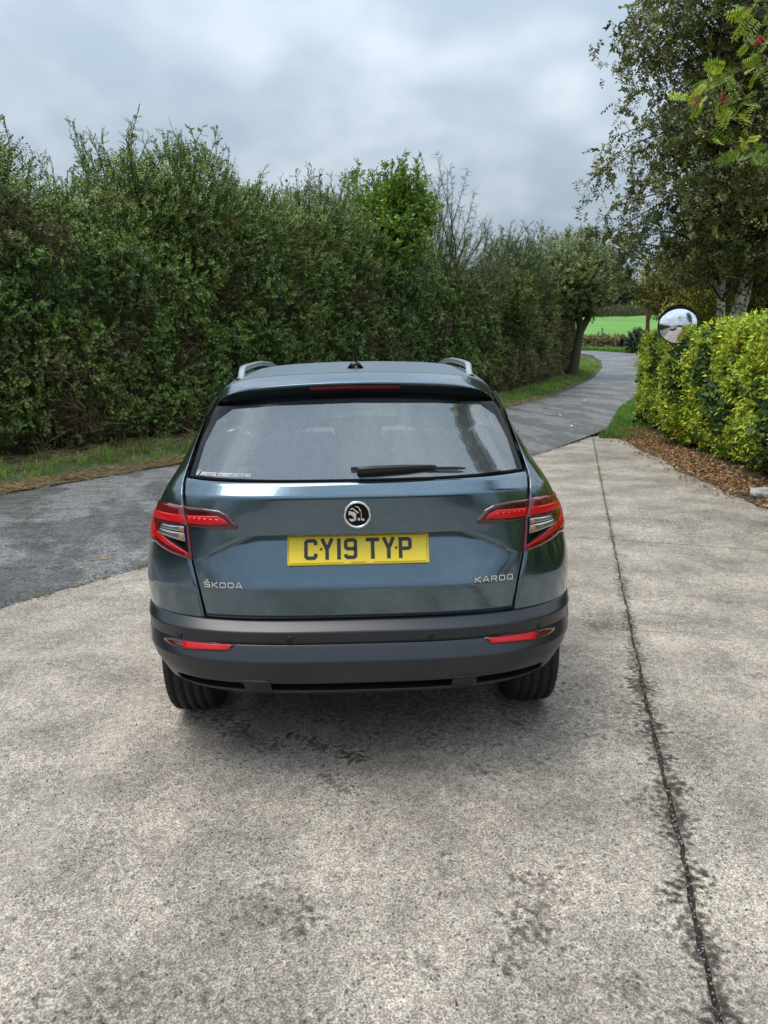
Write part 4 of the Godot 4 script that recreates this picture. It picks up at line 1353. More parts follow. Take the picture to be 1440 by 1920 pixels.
	for i in 7500:
		var z := rr(-16.6, -4.0)
		var x := lin(-z, [4.0, 5.0, 7.5, 8.9, 10.4, 12.5, 15.6, 17.0], [4.6, 4.5, 4.15, 4.14, 4.28, 4.53, 4.85, 5.15])
		var d := absf(rng.randfn(0.22, 0.22))
		if i < 420: d = -absf(rng.randfn(0.0, 0.16))
		lx.append(Transform3D(Basis.from_euler(Vector3(rr(-0.5, 0.5), rr(0, TAU), rr(-0.6, 0.6))).scaled_local(Vector3.ONE * rr(0.45, 1.05)), Vector3(x + d, 0.012 + 0.07 * clampf(d * 2.0, 0.0, 1.0), z)))
		lc.append(tint(Color(0.20, 0.090, 0.045), Color(0.55, 0.34, 0.18), rng.randf(), 0.35))
	tag(mm("fallen_leaves", M.s_litter, M.leaf_thin, lx, lc), "", "", "", "stuff")
	# moss and weed line where concrete meets tarmac
	var wx: Array[Transform3D] = []
	var wc := PackedColorArray()
	for i in 900:
		var t := rng.randf()
		var c := Vector2(-3.0, -4.3).lerp(Vector2(-1.2, -6.95), t)
		if f.get_noise_1d(t * 40.0) < 0.0: continue
		wx.append(Transform3D(Basis(Vector3.UP, rr(0, TAU)).scaled(Vector3(0.5, 0.16, 0.5) * rr(0.4, 0.8)), Vector3(c.x + rr(-0.03, 0.02), 0.0, c.y + rr(-0.04, 0.04))))
		wc.append(tint(Color(0.10, 0.12, 0.03), Color(0.22, 0.20, 0.06), rng.randf()))
	tag(mm("weeds", M.s_grass, M.leaf_thin, wx, wc), "", "", "", "stuff")
	# single loose leaves one can count
	var lg := Geo.new()
	leaf(lg, Vector3(0, 0.004, -0.03), Vector3(0, 0.15, 1), Vector3(0.15, 1, 0), 0.075, 0.05, Color.WHITE, -0.25)
	lg.tube([Vector3(0, 0.004, -0.055), Vector3(0, 0.004, -0.03)], [0.001, 0.0015], 4)
	var lm := lg.mesh()
	var pale := mat(Color(0.62, 0.55, 0.28), 0.5)
	var brown := mat(Color(0.34, 0.13, 0.03), 0.5)
	var n := 0
	for q in [[2.95, -16.3], [4.65, -18.4], [4.35, -17.2], [4.9, -20.6], [5.6, -20.9], [6.4, -24.5], [3.0, -19.0], [7.4, -27.5]]:
		var o := mi("fallen_leaf", lm, pale)
		o.transform = Transform3D(Basis(Vector3.UP, n * 1.3).scaled_local(Vector3.ONE * 1.4), Vector3(q[0], hgt(0, q[1]) + 0.042, q[1]))
		tag(o, ["pale leaf on the tarmac nearest the car, on the middle of the lane", "pale leaf on the tarmac close to the right grass verge, nearest the yard", "pale leaf on the tarmac just beyond the tip of the concrete", "pale leaf on the tarmac left one of the pair before the right verge", "pale leaf on the tarmac right one of the pair before the right verge", "pale leaf on the tarmac halfway along the curve, beside the right verge", "pale leaf on the tarmac alone near the left verge", "farthest pale leaf on the tarmac of the lane"][n], "leaf", "pale leaves on the lane")
		n += 1
	var a := mi("fallen_leaf", lm, brown)
	a.transform = Transform3D(Basis(Vector3.UP, 1.2).scaled_local(Vector3.ONE * 0.8), Vector3(-0.19, 0.002, -3.2))
	tag(a, "orange-brown leaf on the concrete in the shade behind the car", "leaf")
	var b := mi("fallen_leaf", lm, mat(Color(0.60, 0.52, 0.08), 0.5))
	b.transform = Transform3D(Basis(Vector3.UP, 2.0), Vector3(2.97, 0.002, -9.9))
	tag(b, "yellow leaf on the concrete right of the joint", "leaf")
	var tw := Geo.new()
	tw.tube([Vector3(-0.09, 0.004, 0.02), Vector3(0, 0.008, 0), Vector3(0.10, 0.005, -0.05)], [0.006, 0.007, 0.003], 5)
	tw.tube([Vector3(0.0, 0.008, 0), Vector3(0.02, 0.02, 0.07)], [0.004, 0.002], 5)
	var st := mi("broken_twig", tw.mesh(), mat(Color(0.38, 0.25, 0.11), 0.8))
	st.position = Vector3(-2.35, 0.035, -5.95)
	tag(st, "small pale broken twig lying on the tarmac left of the car", "twig")
	# the pale lump of stone at the foot of the clipped hedge
	var g := Geo.new()
	var f2 := noise(830, 1.2, 3)
	var R := []
	for i in 13:
		var row := []
		for k in 19:
			var th := PI * i / 12.0
			var ph := TAU * (k % 18) / 18.0
			var d := Vector3(sin(th) * cos(ph), cos(th), sin(th) * sin(ph))
			row.append(d * (1.0 + 0.75 * f2.get_noise_3dv(d * 1.9)) * Vector3(0.15, 0.07, 0.10))
		R.append(row)
	g.grid(R, true)
	var so := mi("stone", g.mesh(), mat(Color(0.42, 0.40, 0.37), 0.9))
	so.position = Vector3(4.30, 0.05, -8.3)
	tag(so, "pale grey rough stone in the leaf litter at the hedge foot", "stone")

func make_mirror():
	var at := Vector3(4.98, 2.11, -12.85)
	var o := base("traffic_mirror", Vector3(4.98, 0, -12.85))
	tag(o, "round convex road mirror with black rim standing out of the clipped hedge", "mirror")
	var turn := Basis(Vector3.UP, -0.36) * Basis(Vector3.RIGHT, -0.02)
	var r := 0.315
	var R := 0.62
	var dome := []
	var rim := []
	for i in 13:
		var q := r * 0.955 * i / 12.0
		var row := []
		for k in 49:
			var a := TAU * k / 48.0
			row.append(turn * Vector3(cos(a) * q, sin(a) * q, sqrt(R * R - q * q) - sqrt(R * R - r * r) + 0.0))
		dome.append(row)
	var prof := [[r * 0.955, -0.002], [r * 0.97, 0.016], [r, 0.018], [r * 1.02, 0.0], [r * 1.0, -0.05], [r * 0.7, -0.09], [0.01, -0.10]]
	for p in prof:
		var row := []
		for k in 49:
			var a := TAU * k / 48.0
			row.append(turn * Vector3(cos(a) * p[0], sin(a) * p[0], p[1]))
		rim.append(row)
	var g := Geo.new()
	g.grid(dome, true)
	var m := mi("mirror_face", g.mesh(), M.mirror, o)
	m.position.y = at.y
	g = Geo.new()
	g.grid(rim, true)
	var hood := []
	for i in 4:
		var row := []
		for k in 25:
			var a := deg_to_rad(lerpf(25.0, 165.0, k / 24.0))
			var out := sin(PI * k / 24.0)
			row.append(turn * Vector3(cos(a) * r * 1.012, sin(a) * r * 1.012, lerpf(-0.03, 0.02 + 0.06 * out, i / 3.0)))
		hood.append(row)
	g.grid(hood)
	var q := mi("rim", g.mesh(), mat(Color(0.012, 0.012, 0.014), 0.4), o)
	q.position.y = at.y
	g = Geo.new()
	g.tube([Vector3(0.60, 0, -0.25), Vector3(0.60, 2.05, -0.25)], [0.038, 0.038], 12)
	g.tube([Vector3(0.60, 2.0, -0.25), Vector3(0.08, 2.05, -0.20), Vector3(0.0, 2.10, -0.06)], [0.025, 0.025, 0.025], 8)
	mi("post", g.mesh(), mat(Color(0.30, 0.31, 0.32), 0.5, 0.6), o)

# ---------------------------------------------------------------- the car
# body surface: v height over the sill datum, a runs from the middle of the tail (0) round the corner (1)
const CN := 3.0
const CL := 0.55
const VO := 0.11
const TV := [0.26, 0.29, 0.325, 0.412, 0.470, 0.518, 0.555, 0.678, 0.885, 1.019, 1.075, 1.40]
const TW := [0.06, 0.02, 0.015, 0.0, 0.035, 0.03, 0.075, 0.05, 0.064, 0.067, 0.11, 0.305]
const BV := [0.26, 0.29, 0.36, 0.42, 0.55, 0.65, 0.74, 0.89, 0.97, 1.02, 1.10, 1.25, 1.33, 1.37]
const BB := [0.80, 0.82, 0.862, 0.878, 0.888, 0.888, 0.878, 0.846, 0.813, 0.784, 0.734, 0.657, 0.630, 0.606]
const UV_ := [0.55, 0.675, 0.78, 0.903, 1.0, 1.06, 1.075, 1.2, 1.3, 1.37]
const UU := [0.585, 0.598, 0.622, 0.635, 0.65, 0.662, 0.66, 0.635, 0.612, 0.55]
const FV := [0.26, 0.5, 0.75, 0.9, 0.96, 1.0, 1.37]
const FW_ := [4.22, 4.36, 4.32, 4.22, 4.05, 3.42, 2.5]

func half_w(v: float) -> float: return lin(v, BV, BB)
func tail_w(v: float) -> float: return lin(v, TV, TW)

func cs(a: float, v: float, w0 := INF) -> Vector3:        # point on the tail and its corners
	var s := sin(absf(a) * PI / 2)
	var c := cos(absf(a) * PI / 2)
	var u := half_w(v) * pow(s, 2.0 / CN) * signf(a)
	var w := (tail_w(v) if w0 == INF else w0) + CL * (1.0 - pow(maxf(c, 0.0), 2.0 / CN))
	return Vector3(u, v + VO, -w)

func a_of(u: float, v: float) -> float:
	return asin(pow(clampf(absf(u) / half_w(v), 0, 1), CN / 2.0)) * 2.0 / PI * signf(u)

func cn(a: float, v: float) -> Vector3:                   # outward normal there
	var e := 0.004
	var da := cs(a + e, v) - cs(a - e, v)
	var dv := cs(a, v + e) - cs(a, v - e)
	return da.cross(dv).normalized()

func side(v: float, c: float, sgn: float) -> Vector3:     # c 0..1 along the flank, 1..2 round the front corner
	var w0 := tail_w(v) + CL
	var w1 := lin(v, FV, FW_)
	var lf := lerpf(0.55, 0.32, smoothstep(0.9, 1.0, v))
	var grow := lerpf(0.03, 0.085, smoothstep(0.75, 1.05, v))
	if c <= 1.0:
		var t := (w1 - lf - w0) * c
		return Vector3(sgn * half_w(v) * (1.0 + grow * smoothstep(0.0, 1.2, t)), v + VO, -(w0 + t))
	var b := half_w(v) * (1.0 + grow)
	var k := (2.0 - c) * PI / 2
	return Vector3(sgn * b * pow(maxf(sin(k), 0.0), 2.0 / CN), v + VO, -(w1 - lf + lf * pow(maxf(cos(k), 0.0), 2.0 / CN)))

func in_arch(p: Vector3) -> bool:
	for w in [0.80, 3.44]:
		if Vector2(-p.z - w, p.y - 0.335).length() < 0.405 and absf(p.x) > 0.5: return true
	return false

func shell(root: Node3D, paint: Material, full: bool):
	# flanks, bonnet, pillars; full: the tail too (parked cars)
	var rows := [0.555, 0.572, 0.60, 0.64, 0.670, 0.686, 0.72, 0.76, 0.80, 0.85, 0.885, 0.93, 0.975, 1.010, 1.026, 1.05, 1.075, 1.10, 1.15, 1.20, 1.25, 1.30, 1.335, 1.37]
	var low := [0.26, 0.275, 0.29, 0.315, 0.34, 0.37, 0.40, 0.43, 0.46, 0.49, 0.518, 0.54, 0.555]
	var body := Geo.new()
	var glass := Geo.new()
	var clad := Geo.new()
	for sgn in [-1.0, 1.0]:
		for pass_ in 2:
			var P := []
			var KB := []
			var KG := []
			var list: Array = rows if pass_ == 0 else low
			for v in list:
				var row := []
				var a0: float = 0.0 if full or pass_ == 1 else a_of(lin(v, UV_, UU) + 0.006, v)
				if not full and pass_ == 0: row.append(cs(sgn * (a0 + 0.004), v) + Vector3(0, 0, -0.02))
				if pass_ == 1 and not full: a0 = 0.97
				var nn := 26
				for k in nn + 1: row.append(cs(sgn * lerpf(a0, 1.0, float(k) / nn), v))
				for k in 60: row.append(side(v, (k + 1) / 60.0, sgn))
				for k in 14: row.append(side(v, 1.0 + (k + 1) / 14.0, sgn))
				P.append(row)
			for r in list.size() - 1:
				var kb := []
				var kg := []
				var n0: int = P[0].size() - 75
				for q in P[0].size() - 1:
					var mid: Vector3 = (P[r][q] + P[r + 1][q + 1]) * 0.5
					var g := false
					if pass_ == 0 and list[r] >= 1.07 and list[r + 1] <= 1.34:
						var w := -mid.z
						var c: int = q - n0
						if c > 3 and c < 58 and not (c in [12, 13, 33, 34]): g = true
						if c > 63: g = true
						if full and q < 20: g = true
						w = w
					kg.append(g)
					kb.append(not g and not in_arch(mid))
				KB.append(kb); KG.append(kg)
			if pass_ == 0:
				body.grid(P, sgn < 0, KB)
				glass.grid(P, sgn < 0, KG)
			else:
				clad.grid(P, sgn < 0, KB)
	# roof
	var R := []
	for q in [[0.349, 1.4575], [0.40, 1.4605], [0.50, 1.4655], [0.75, 1.476], [1.0, 1.485], [1.25, 1.4935], [1.5, 1.497], [1.8, 1.493], [2.1, 1.475], [2.35, 1.448], [2.5, 1.42], [2.60, 1.375]]:
		R.append(roof_row(q[0], q[1]))
	var rf := Geo.new()
	rf.grid(R)
	mi("roof", rf.mesh(), paint if full else M.paint_wet, root)
	mi("body", body.mesh(), paint, root)
	mi("window", glass.mesh(), M.pane if not full else M.gloss_black, root)
	mi("lower_cladding", clad.mesh(), M.plastic, root)
	var fl := Geo.new()
	fl.box(Vector3(-0.60, 0.385, -4.1), Vector3(0.60, 0.62, -0.26))
	fl.box(Vector3(-0.80, 0.34, -2.95), Vector3(0.80, 0.42, -1.30))
	mi("underbody", fl.mesh(), M.black, root)
	# wheel arch trims
	for w in [0.80, 3.44]:
		for sgn in [-1.0, 1.0]:
			var T := []
			for i in 33:
				var th := deg_to_rad(lerpf(-8.0, 168.0, i / 32.0))
				var row := []
				for e in [[0.375, -0.035], [0.380, 0.004], [0.385, 0.010], [0.43, 0.010], [0.445, -0.004]]:
					var x: float = w + cos(th) * e[0]
					var y: float = 0.335 + sin(th) * e[0]
					row.append(Vector3(sgn * (flank(x, y - VO) + e[1]), y, -x))
				T.append(row)
			var g := Geo.new()
			g.grid(T, sgn < 0)
			mi("wheel_arch_trim", g.mesh(), M.plastic, root)

func flank(w: float, v: float) -> float:
	var t := w - tail_w(v)
	if t < CL: return half_w(v) * pow(maxf(0.0, 1.0 - pow(1.0 - maxf(t, 0.0) / CL, CN)), 1.0 / CN)
	var w1 := lin(v, FV, FW_)
	if w > w1 - 0.55: return half_w(v) * 1.03 * pow(maxf(0.0, 1.0 - pow(clampf((w - w1 + 0.55) / 0.55, 0, 1), CN)), 1.0 / CN)
	return half_w(v) * (1.0 + lerpf(0.03, 0.085, smoothstep(0.75, 1.05, v)) * smoothstep(0.0, 1.2, t - CL))

func roof_row(w: float, vc: float) -> Array:
	var row := []
	var bt := lin(w, [0.24, 0.35, 0.8, 1.4, 2.6], [0.585, 0.597, 0.635, 0.66, 0.655])
	var lr := lin(w, [0.24, 0.8, 1.5], [0.42, 0.30, 0.0])
	for k in 41:
		var x := sin((k / 40.0 * 2.0 - 1.0) * PI / 2)
		var ww := w + lr * (1.0 - pow(1.0 - pow(absf(x), 3.0), 1.0 / 3.0))
		row.append(Vector3(x * bt, vc - 0.034 * x * x - 0.095 * pow(absf(x), 9.0) + VO, -ww))
	return row

func loop_pts(poly: Array, n: int) -> PackedVector2Array:      # even points along a closed outline
	var p := PackedVector2Array(poly)
	var total := 0.0
	for i in p.size(): total += p[i].distance_to(p[(i + 1) % p.size()])
	var out := PackedVector2Array()
	for k in n:
		var s := total * k / n
		for i in p.size():
			var l := p[i].distance_to(p[(i + 1) % p.size()])
			if s <= l:
				out.append(p[i].lerp(p[(i + 1) % p.size()], s / maxf(l, 1e-6)))
				break
			s -= l
	return out

func patch(poly: Array, off: float, skirt := 0.008, rings := 5, n := 72, sgn := 1.0) -> ArrayMesh:
	# a shell that follows the body: outline in (a, v), lifted off the surface, with its edge turned in
	var L := loop_pts(poly, n)
	var c := Vector2.ZERO
	for p in L: c += p / n
	var g := Geo.new()
	var P := []
	for r in range(-1, rings + 1):
		var row := []
		for k in n + 1:
			var p := L[k % n]
			var t := maxf(r, 0) / float(rings)
			var q := p.lerp(c, t)
			q.x *= sgn
			var o := off
			if r == -1: o = off - skirt
			elif r == 0: o = off - 0.0012
			row.append(cs(q.x, q.y) + cn(q.x, q.y) * o)
		P.append(row)
	var turning := 0.0
	for k in n: turning += (L[k] - c).cross(L[(k + 1) % n] - c)
	g.grid(P, (turning > 0) == (sgn < 0))
	return g.mesh()

func stroke(g: Geo, pts: Array, half: float, lift: float, deep: float, sx := 1.0, sy := 1.0, off := Vector2.ZERO):     # a raised ribbon letter stroke in the xy plane
	var L := []
	var R := []
	for i in pts.size():
		var p: Vector2 = Vector2(pts[i][0] * sx, pts[i][1] * sy) + off
		var a: Vector2 = p - (Vector2(pts[i - 1][0] * sx, pts[i - 1][1] * sy) + off) if i > 0 else Vector2.ZERO
		var b: Vector2 = (Vector2(pts[i + 1][0] * sx, pts[i + 1][1] * sy) + off) - p if i < pts.size() - 1 else Vector2.ZERO
		if a == Vector2.ZERO: a = b
		if b == Vector2.ZERO: b = a
		var na := a.normalized().orthogonal()
		var nb := b.normalized().orthogonal()
		var m := (na + nb).normalized()
		var w := half / maxf(0.5, m.dot(na))
		L.append(p + m * w); R.append(p - m * w)
	var z1 := lift + deep
	for i in pts.size() - 1:
		var a := Vector3(L[i].x, L[i].y, z1)
		var b := Vector3(L[i + 1].x, L[i + 1].y, z1)
		var d := Vector3(R[i + 1].x, R[i + 1].y, z1)
		var e := Vector3(R[i].x, R[i].y, z1)
		if (b - a).cross(d - a).z > 0: g.quad(a, e, d, b)
		else: g.quad(a, b, d, e)
		var dz := Vector3(0, 0, -deep)
		g.quad(a, b, b + dz, a + dz); g.quad(e + dz, d + dz, d, e)
	for i in [0, pts.size() - 1]:
		var a := Vector3(L[i].x, L[i].y, z1)
		var e := Vector3(R[i].x, R[i].y, z1)
		g.quad(a, e, e + Vector3(0, 0, -deep), a + Vector3(0, 0, -deep))

func glyph(ch: String) -> Array:                       # strokes in a 1 by 1 box
	match ch:
		"C": return [[[0.86, 0.70], [0.86, 0.84], [0.74, 0.91], [0.26, 0.91], [0.14, 0.84], [0.14, 0.16], [0.26, 0.09], [0.74, 0.09], [0.86, 0.16], [0.86, 0.30]]]
		"Y": return [[[0.13, 1.0], [0.5, 0.48], [0.5, 0.0]], [[0.87, 1.0], [0.56, 0.55]]]
		"1": return [[[0.5, 0.0], [0.5, 1.0]]]
		"9": return [[[0.86, 0.50], [0.26, 0.50], [0.14, 0.57], [0.14, 0.84], [0.26, 0.91], [0.74, 0.91], [0.86, 0.84], [0.86, 0.16], [0.74, 0.09], [0.26, 0.09], [0.14, 0.16], [0.14, 0.24]]]
		"T": return [[[0.0, 0.91], [1.0, 0.91]], [[0.5, 0.82], [0.5, 0.0]]]
		"P": return [[[0.14, 0.0], [0.14, 0.91], [0.74, 0.91], [0.86, 0.84], [0.86, 0.53], [0.74, 0.46], [0.28, 0.46]]]
		"Š": return [[[0.95, 0.90], [0.15, 0.90], [0.08, 0.84], [0.08, 0.60], [0.15, 0.52], [0.85, 0.52], [0.92, 0.46], [0.92, 0.16], [0.85, 0.10], [0.05, 0.10]], [[0.30, 1.36], [0.5, 1.20], [0.70, 1.36]]]
		"K": return [[[0.10, 0.0], [0.10, 1.0]], [[0.95, 1.0], [0.24, 0.52], [0.98, 0.0]]]
		"O": return [[[0.5, 0.90], [0.22, 0.90], [0.09, 0.80], [0.09, 0.20], [0.22, 0.10], [0.78, 0.10], [0.91, 0.20], [0.91, 0.80], [0.78, 0.90], [0.5, 0.90]]]
		"D": return [[[0.10, 0.10], [0.10, 0.90], [0.75, 0.90], [0.91, 0.78], [0.91, 0.22], [0.75, 0.10], [0.10, 0.10]]]
		"A": return [[[0.05, 0.0], [0.42, 0.93], [0.58, 0.93], [0.95, 0.0]], [[0.24, 0.28], [0.76, 0.28]]]
		"R": return [[[0.10, 0.0], [0.10, 0.90], [0.78, 0.90], [0.90, 0.82], [0.90, 0.55], [0.78, 0.46], [0.20, 0.46]], [[0.55, 0.40], [0.92, 0.0]]]
		"Q": return [[[0.5, 0.90], [0.22, 0.90], [0.09, 0.80], [0.09, 0.20], [0.22, 0.10], [0.78, 0.10], [0.91, 0.20], [0.91, 0.80], [0.78, 0.90], [0.5, 0.90]], [[0.60, 0.28], [0.95, -0.05]]]
	return []

func frame_at(u: float, v: float, off: float, pos_only := false) -> Transform3D:        # axes lying on the tail: x to the right, y up the panel, z out
	var a := a_of(u, v)
	var n := cn(a, v)
	var x := (cs(a_of(u + 0.02, v), v) - cs(a_of(u - 0.02, v), v)).normalized()
	var y := n.cross(x).normalized()
	return Transform3D(Basis(x, y, n), cs(a, v) + n * off)

func recess(u: float) -> float:
	return 0.064 * (1.0 - smoothstep(0.34, 0.615, absf(u)))

func kick(u: float) -> float:
	var x := absf(u)
	return 0.872 - 0.085 * smoothstep(0.33, 0.66, x) * 0.6 - 0.36 * maxf(0.0, x - 0.385) * 0.6 / 1.0

func make_tailgate(root: Node3D):
	var g := Geo.new()
	var P := []
	var nx := 121
	var strips := []
	# [kind, value]: 0 plain row at v, 1 share between lower crease and kick line, 2 lip rows, 3 share between kick line and upper crease
	for v in [0.556, 0.560, 0.575, 0.60, 0.63, 0.66, 0.674]: strips.append([0, v])
	strips.append([1, 0.015])
	for k in 14: strips.append([1, 0.03 + 0.95 * (k + 1) / 14.0])
	for k in 5: strips.append([2, k / 4.0])
	for k in 10: strips.append([3, (k + 1) / 10.0 * 0.965])
	for v in [1.0155, 1.020, 1.026, 1.04, 1.055, 1.066, 1.070]: strips.append([0, v])
	for st in strips:
		var row := []
		for i in nx:
			var x := (i / float(nx - 1)) * 2.0 - 1.0
			x = signf(x) * (1.0 - pow(1.0 - absf(x), 1.25))
			var edge := 0.0
			if i == 0 or i == nx - 1: edge = 0.016
			var guess: float = st[1] if st[0] == 0 else 0.8
			var u := x * lin(guess, UV_, UU)
			var vk := kick(u)
			var v := 0.0
			var w := 0.0
			match st[0]:
				0:
					v = st[1]
					w = tail_w(v)
					if v < 0.559: w += 0.014
					if v > 1.068: w += 0.012
				1:
					v = lerpf(0.678, vk - 0.003, st[1])
					w = tail_w(v) + recess(u) * smoothstep(0.0, 0.12, st[1]) * st[1]
				2:
					v = vk + 0.010 * st[1]
					w = tail_w(v) + recess(u) * (1.0 - smoothstep(0.0, 0.85, st[1]))
				3:
					v = lerpf(vk + 0.010, 1.012, st[1])
					w = tail_w(v)
			u = x * lin(v, UV_, UU)
			row.append(cs(a_of(u, v), v, w + edge))
		P.append(row)
	g.grid(P, false)
	return mi("tailgate", g.mesh(), M.paint, root)

func make_bumper(root: Node3D):
	var g := Geo.new()
	var P := []
	var K := []
	var rows := [0.262, 0.268, 0.280, 0.288, 0.2925, 0.296, 0.305, 0.316, 0.3195, 0.324, 0.335, 0.36, 0.385, 0.406, 0.411, 0.417, 0.43, 0.45, 0.466, 0.4695, 0.4715, 0.474, 0.4765, 0.485, 0.50, 0.513, 0.517, 0.522, 0.535, 0.548, 0.553, 0.556]
	var as_ := []
	for i in 181:
		var x := i / 180.0 * 2.0 - 1.0
		as_.append(signf(x) * pow(absf(x), 1.25))
	for v in rows:
		var row := []
		for a in as_:
			var w := tail_w(v)
			var u := absf(cs(a, v).x)
			var groove := 0.010 * exp(-pow((v - 0.472) / 0.0022, 2)) * (1.0 - smoothstep(0.50, 0.60, u))
			var inslot := smoothstep(-0.008, 0.008, minf(u + 1.0, 0.352 - u)) if u < 0.40 else smoothstep(-0.008, 0.008, minf(u - 0.445, 0.705 - u))
			var lo := 0.2925 + 0.02 * smoothstep(0.35, 0.72, u) * 0.0
			var slot := 0.055 * inslot * smoothstep(lo - 0.001, lo + 0.003, v) * (1.0 - smoothstep(0.3165, 0.3205, v))
			if v > 0.5545: w += 0.03
			if v < 0.265: w += 0.05
			row.append(cs(a, v, w + groove + slot))
		P.append(row)
	for r in rows.size() - 1:
		var k := []
		for q in as_.size() - 1: k.append(not in_arch((P[r][q] + P[r + 1][q + 1]) * 0.5))
		K.append(k)
	g.grid(P, false, K)
	var b := mi("rear_bumper", g.mesh(), M.plastic, root)
	for s in [-1.0, 1.0]:
		var rf := mi("reflector", patch([Vector2(0.60, 0.455), Vector2(0.545, 0.464), Vector2(0.452, 0.466), Vector2(0.250, 0.470), Vector2(0.272, 0.447), Vector2(0.462, 0.437), Vector2(0.56, 0.441), Vector2(0.60, 0.448)], 0.004, 0.02, 4, 64, s), M.red_dark, b)
		rf.name = "reflector"
		mi("reflector_lens", patch([Vector2(0.470, 0.4635), Vector2(0.262, 0.467), Vector2(0.279, 0.449), Vector2(0.464, 0.4395)], 0.0065, 0.006, 3, 48, s), M.red_bright, b)
		mi("parking_sensor", patch(ring_av(0.103, 0.493, 0.0115), 0.003, 0.006, 2, 24, s), M.black, b)
		mi("parking_sensor", patch(ring_av(0.487, 0.482, 0.0115), 0.003, 0.006, 2, 24, s), M.black, b)
	mi("tow_cover", patch([Vector2(0.178, 0.383), Vector2(0.238, 0.383), Vector2(0.241, 0.339), Vector2(0.184, 0.337)], 0.003, 0.004, 2, 40, 1.0), M.plastic, b)
	for c in [[0.175, 0.228], [-0.245, -0.178]]:
		mi("slot_bridge", patch([Vector2(c[0] - 0.006, 0.335), Vector2(c[1] + 0.012, 0.335), Vector2(c[1] + 0.010, 0.284), Vector2(c[0] - 0.004, 0.284)], 0.004, 0.012, 2, 40, 1.0), M.black, b)

func ring_av(a: float, v: float, r: float) -> Array:
	var out := []
	var k := absf(cs(a + 0.01, v).distance_to(cs(a - 0.01, v))) / 0.02
	for i in 20: out.append(Vector2(a + cos(TAU * i / 20.0) * r / k, v + sin(TAU * i / 20.0) * r))
	return out

func make_lamps(root: Node3D, gate: Node3D):
	for s in [-1.0, 1.0]:
		var lamp := mi("tail_light", patch([Vector2(0.955, 0.945), Vector2(0.86, 0.958), Vector2(0.64, 0.977), Vector2(0.520, 0.977), Vector2(0.455, 0.90), Vector2(0.417, 0.781), Vector2(0.545, 0.799), Vector2(0.68, 0.820), Vector2(0.90, 0.800), Vector2(0.965, 0.81)], 0.006, 0.02, 8, 120, s), M.red_lens, root)
		mi("light_bar", patch([Vector2(0.90, 0.925), Vector2(0.70, 0.938), Vector2(0.497, 0.944), Vector2(0.472, 0.915), Vector2(0.66, 0.912), Vector2(0.90, 0.900)], 0.009, 0.006, 3, 60, s), M.red_bright, lamp)
		mi("light_bar", patch([Vector2(0.93, 0.899), Vector2(0.80, 0.899), Vector2(0.70, 0.860), Vector2(0.70, 0.835), Vector2(0.92, 0.826)], 0.0085, 0.006, 3, 60, s), M.red_bright, lamp)
		mi("light_bar", patch([Vector2(0.70, 0.846), Vector2(0.62, 0.836), Vector2(0.50, 0.812), Vector2(0.432, 0.798), Vector2(0.437, 0.806), Vector2(0.50, 0.826), Vector2(0.60, 0.852), Vector2(0.68, 0.868)], 0.0088, 0.006, 2, 60, s), M.red_bright, lamp)
		mi("lamp_bezel", patch([Vector2(0.655, 0.904), Vector2(0.462, 0.910), Vector2(0.432, 0.808), Vector2(0.50, 0.828), Vector2(0.60, 0.853), Vector2(0.655, 0.872)], 0.0095, 0.006, 3, 60, s), M.gloss_black, lamp)
		mi("reversing_light", patch([Vector2(0.632, 0.897), Vector2(0.470, 0.903), Vector2(0.464, 0.884), Vector2(0.637, 0.884)], 0.012, 0.006, 2, 48, s), M.clear_lens, lamp)
		mi("reversing_light", patch([Vector2(0.640, 0.880), Vector2(0.463, 0.879), Vector2(0.452, 0.848), Vector2(0.645, 0.863)], 0.012, 0.006, 2, 48, s), M.clear_lens, lamp)
		mi("bulb", patch(ring_av(0.483, 0.893, 0.008), 0.0135, 0.003, 2, 20, s), M.amber, lamp)
		mi("bulb", patch(ring_av(0.478, 0.863, 0.012), 0.0135, 0.003, 2, 20, s), M.amber, lamp)
		var inner := mi("tail_light", patch([Vector2(0.503, 0.975), Vector2(0.400, 0.976), Vector2(0.325, 0.970), Vector2(0.288, 0.955), Vector2(0.245, 0.914), Vector2(0.250, 0.9035), Vector2(0.345, 0.9015), Vector2(0.448, 0.9025)], 0.005, 0.02, 6, 100, s), M.red_dark, root)
		inner.set_meta("label", "long inner tail light on the tailgate")
		mi("light_bar", patch([Vector2(0.478, 0.944), Vector2(0.330, 0.950), Vector2(0.298, 0.938), Vector2(0.278, 0.922), Vector2(0.345, 0.915), Vector2(0.458, 0.915)], 0.008, 0.006, 3, 60, s), M.red_bright, inner)
		for k in 6:
			var a := 0.322 + 0.025 * k
			mi("light_segment", patch([Vector2(a, 0.9375), Vector2(a + 0.013, 0.9395), Vector2(a + 0.006, 0.9275)], 0.0095, 0.003, 1, 12, s), M.red_segment, inner)

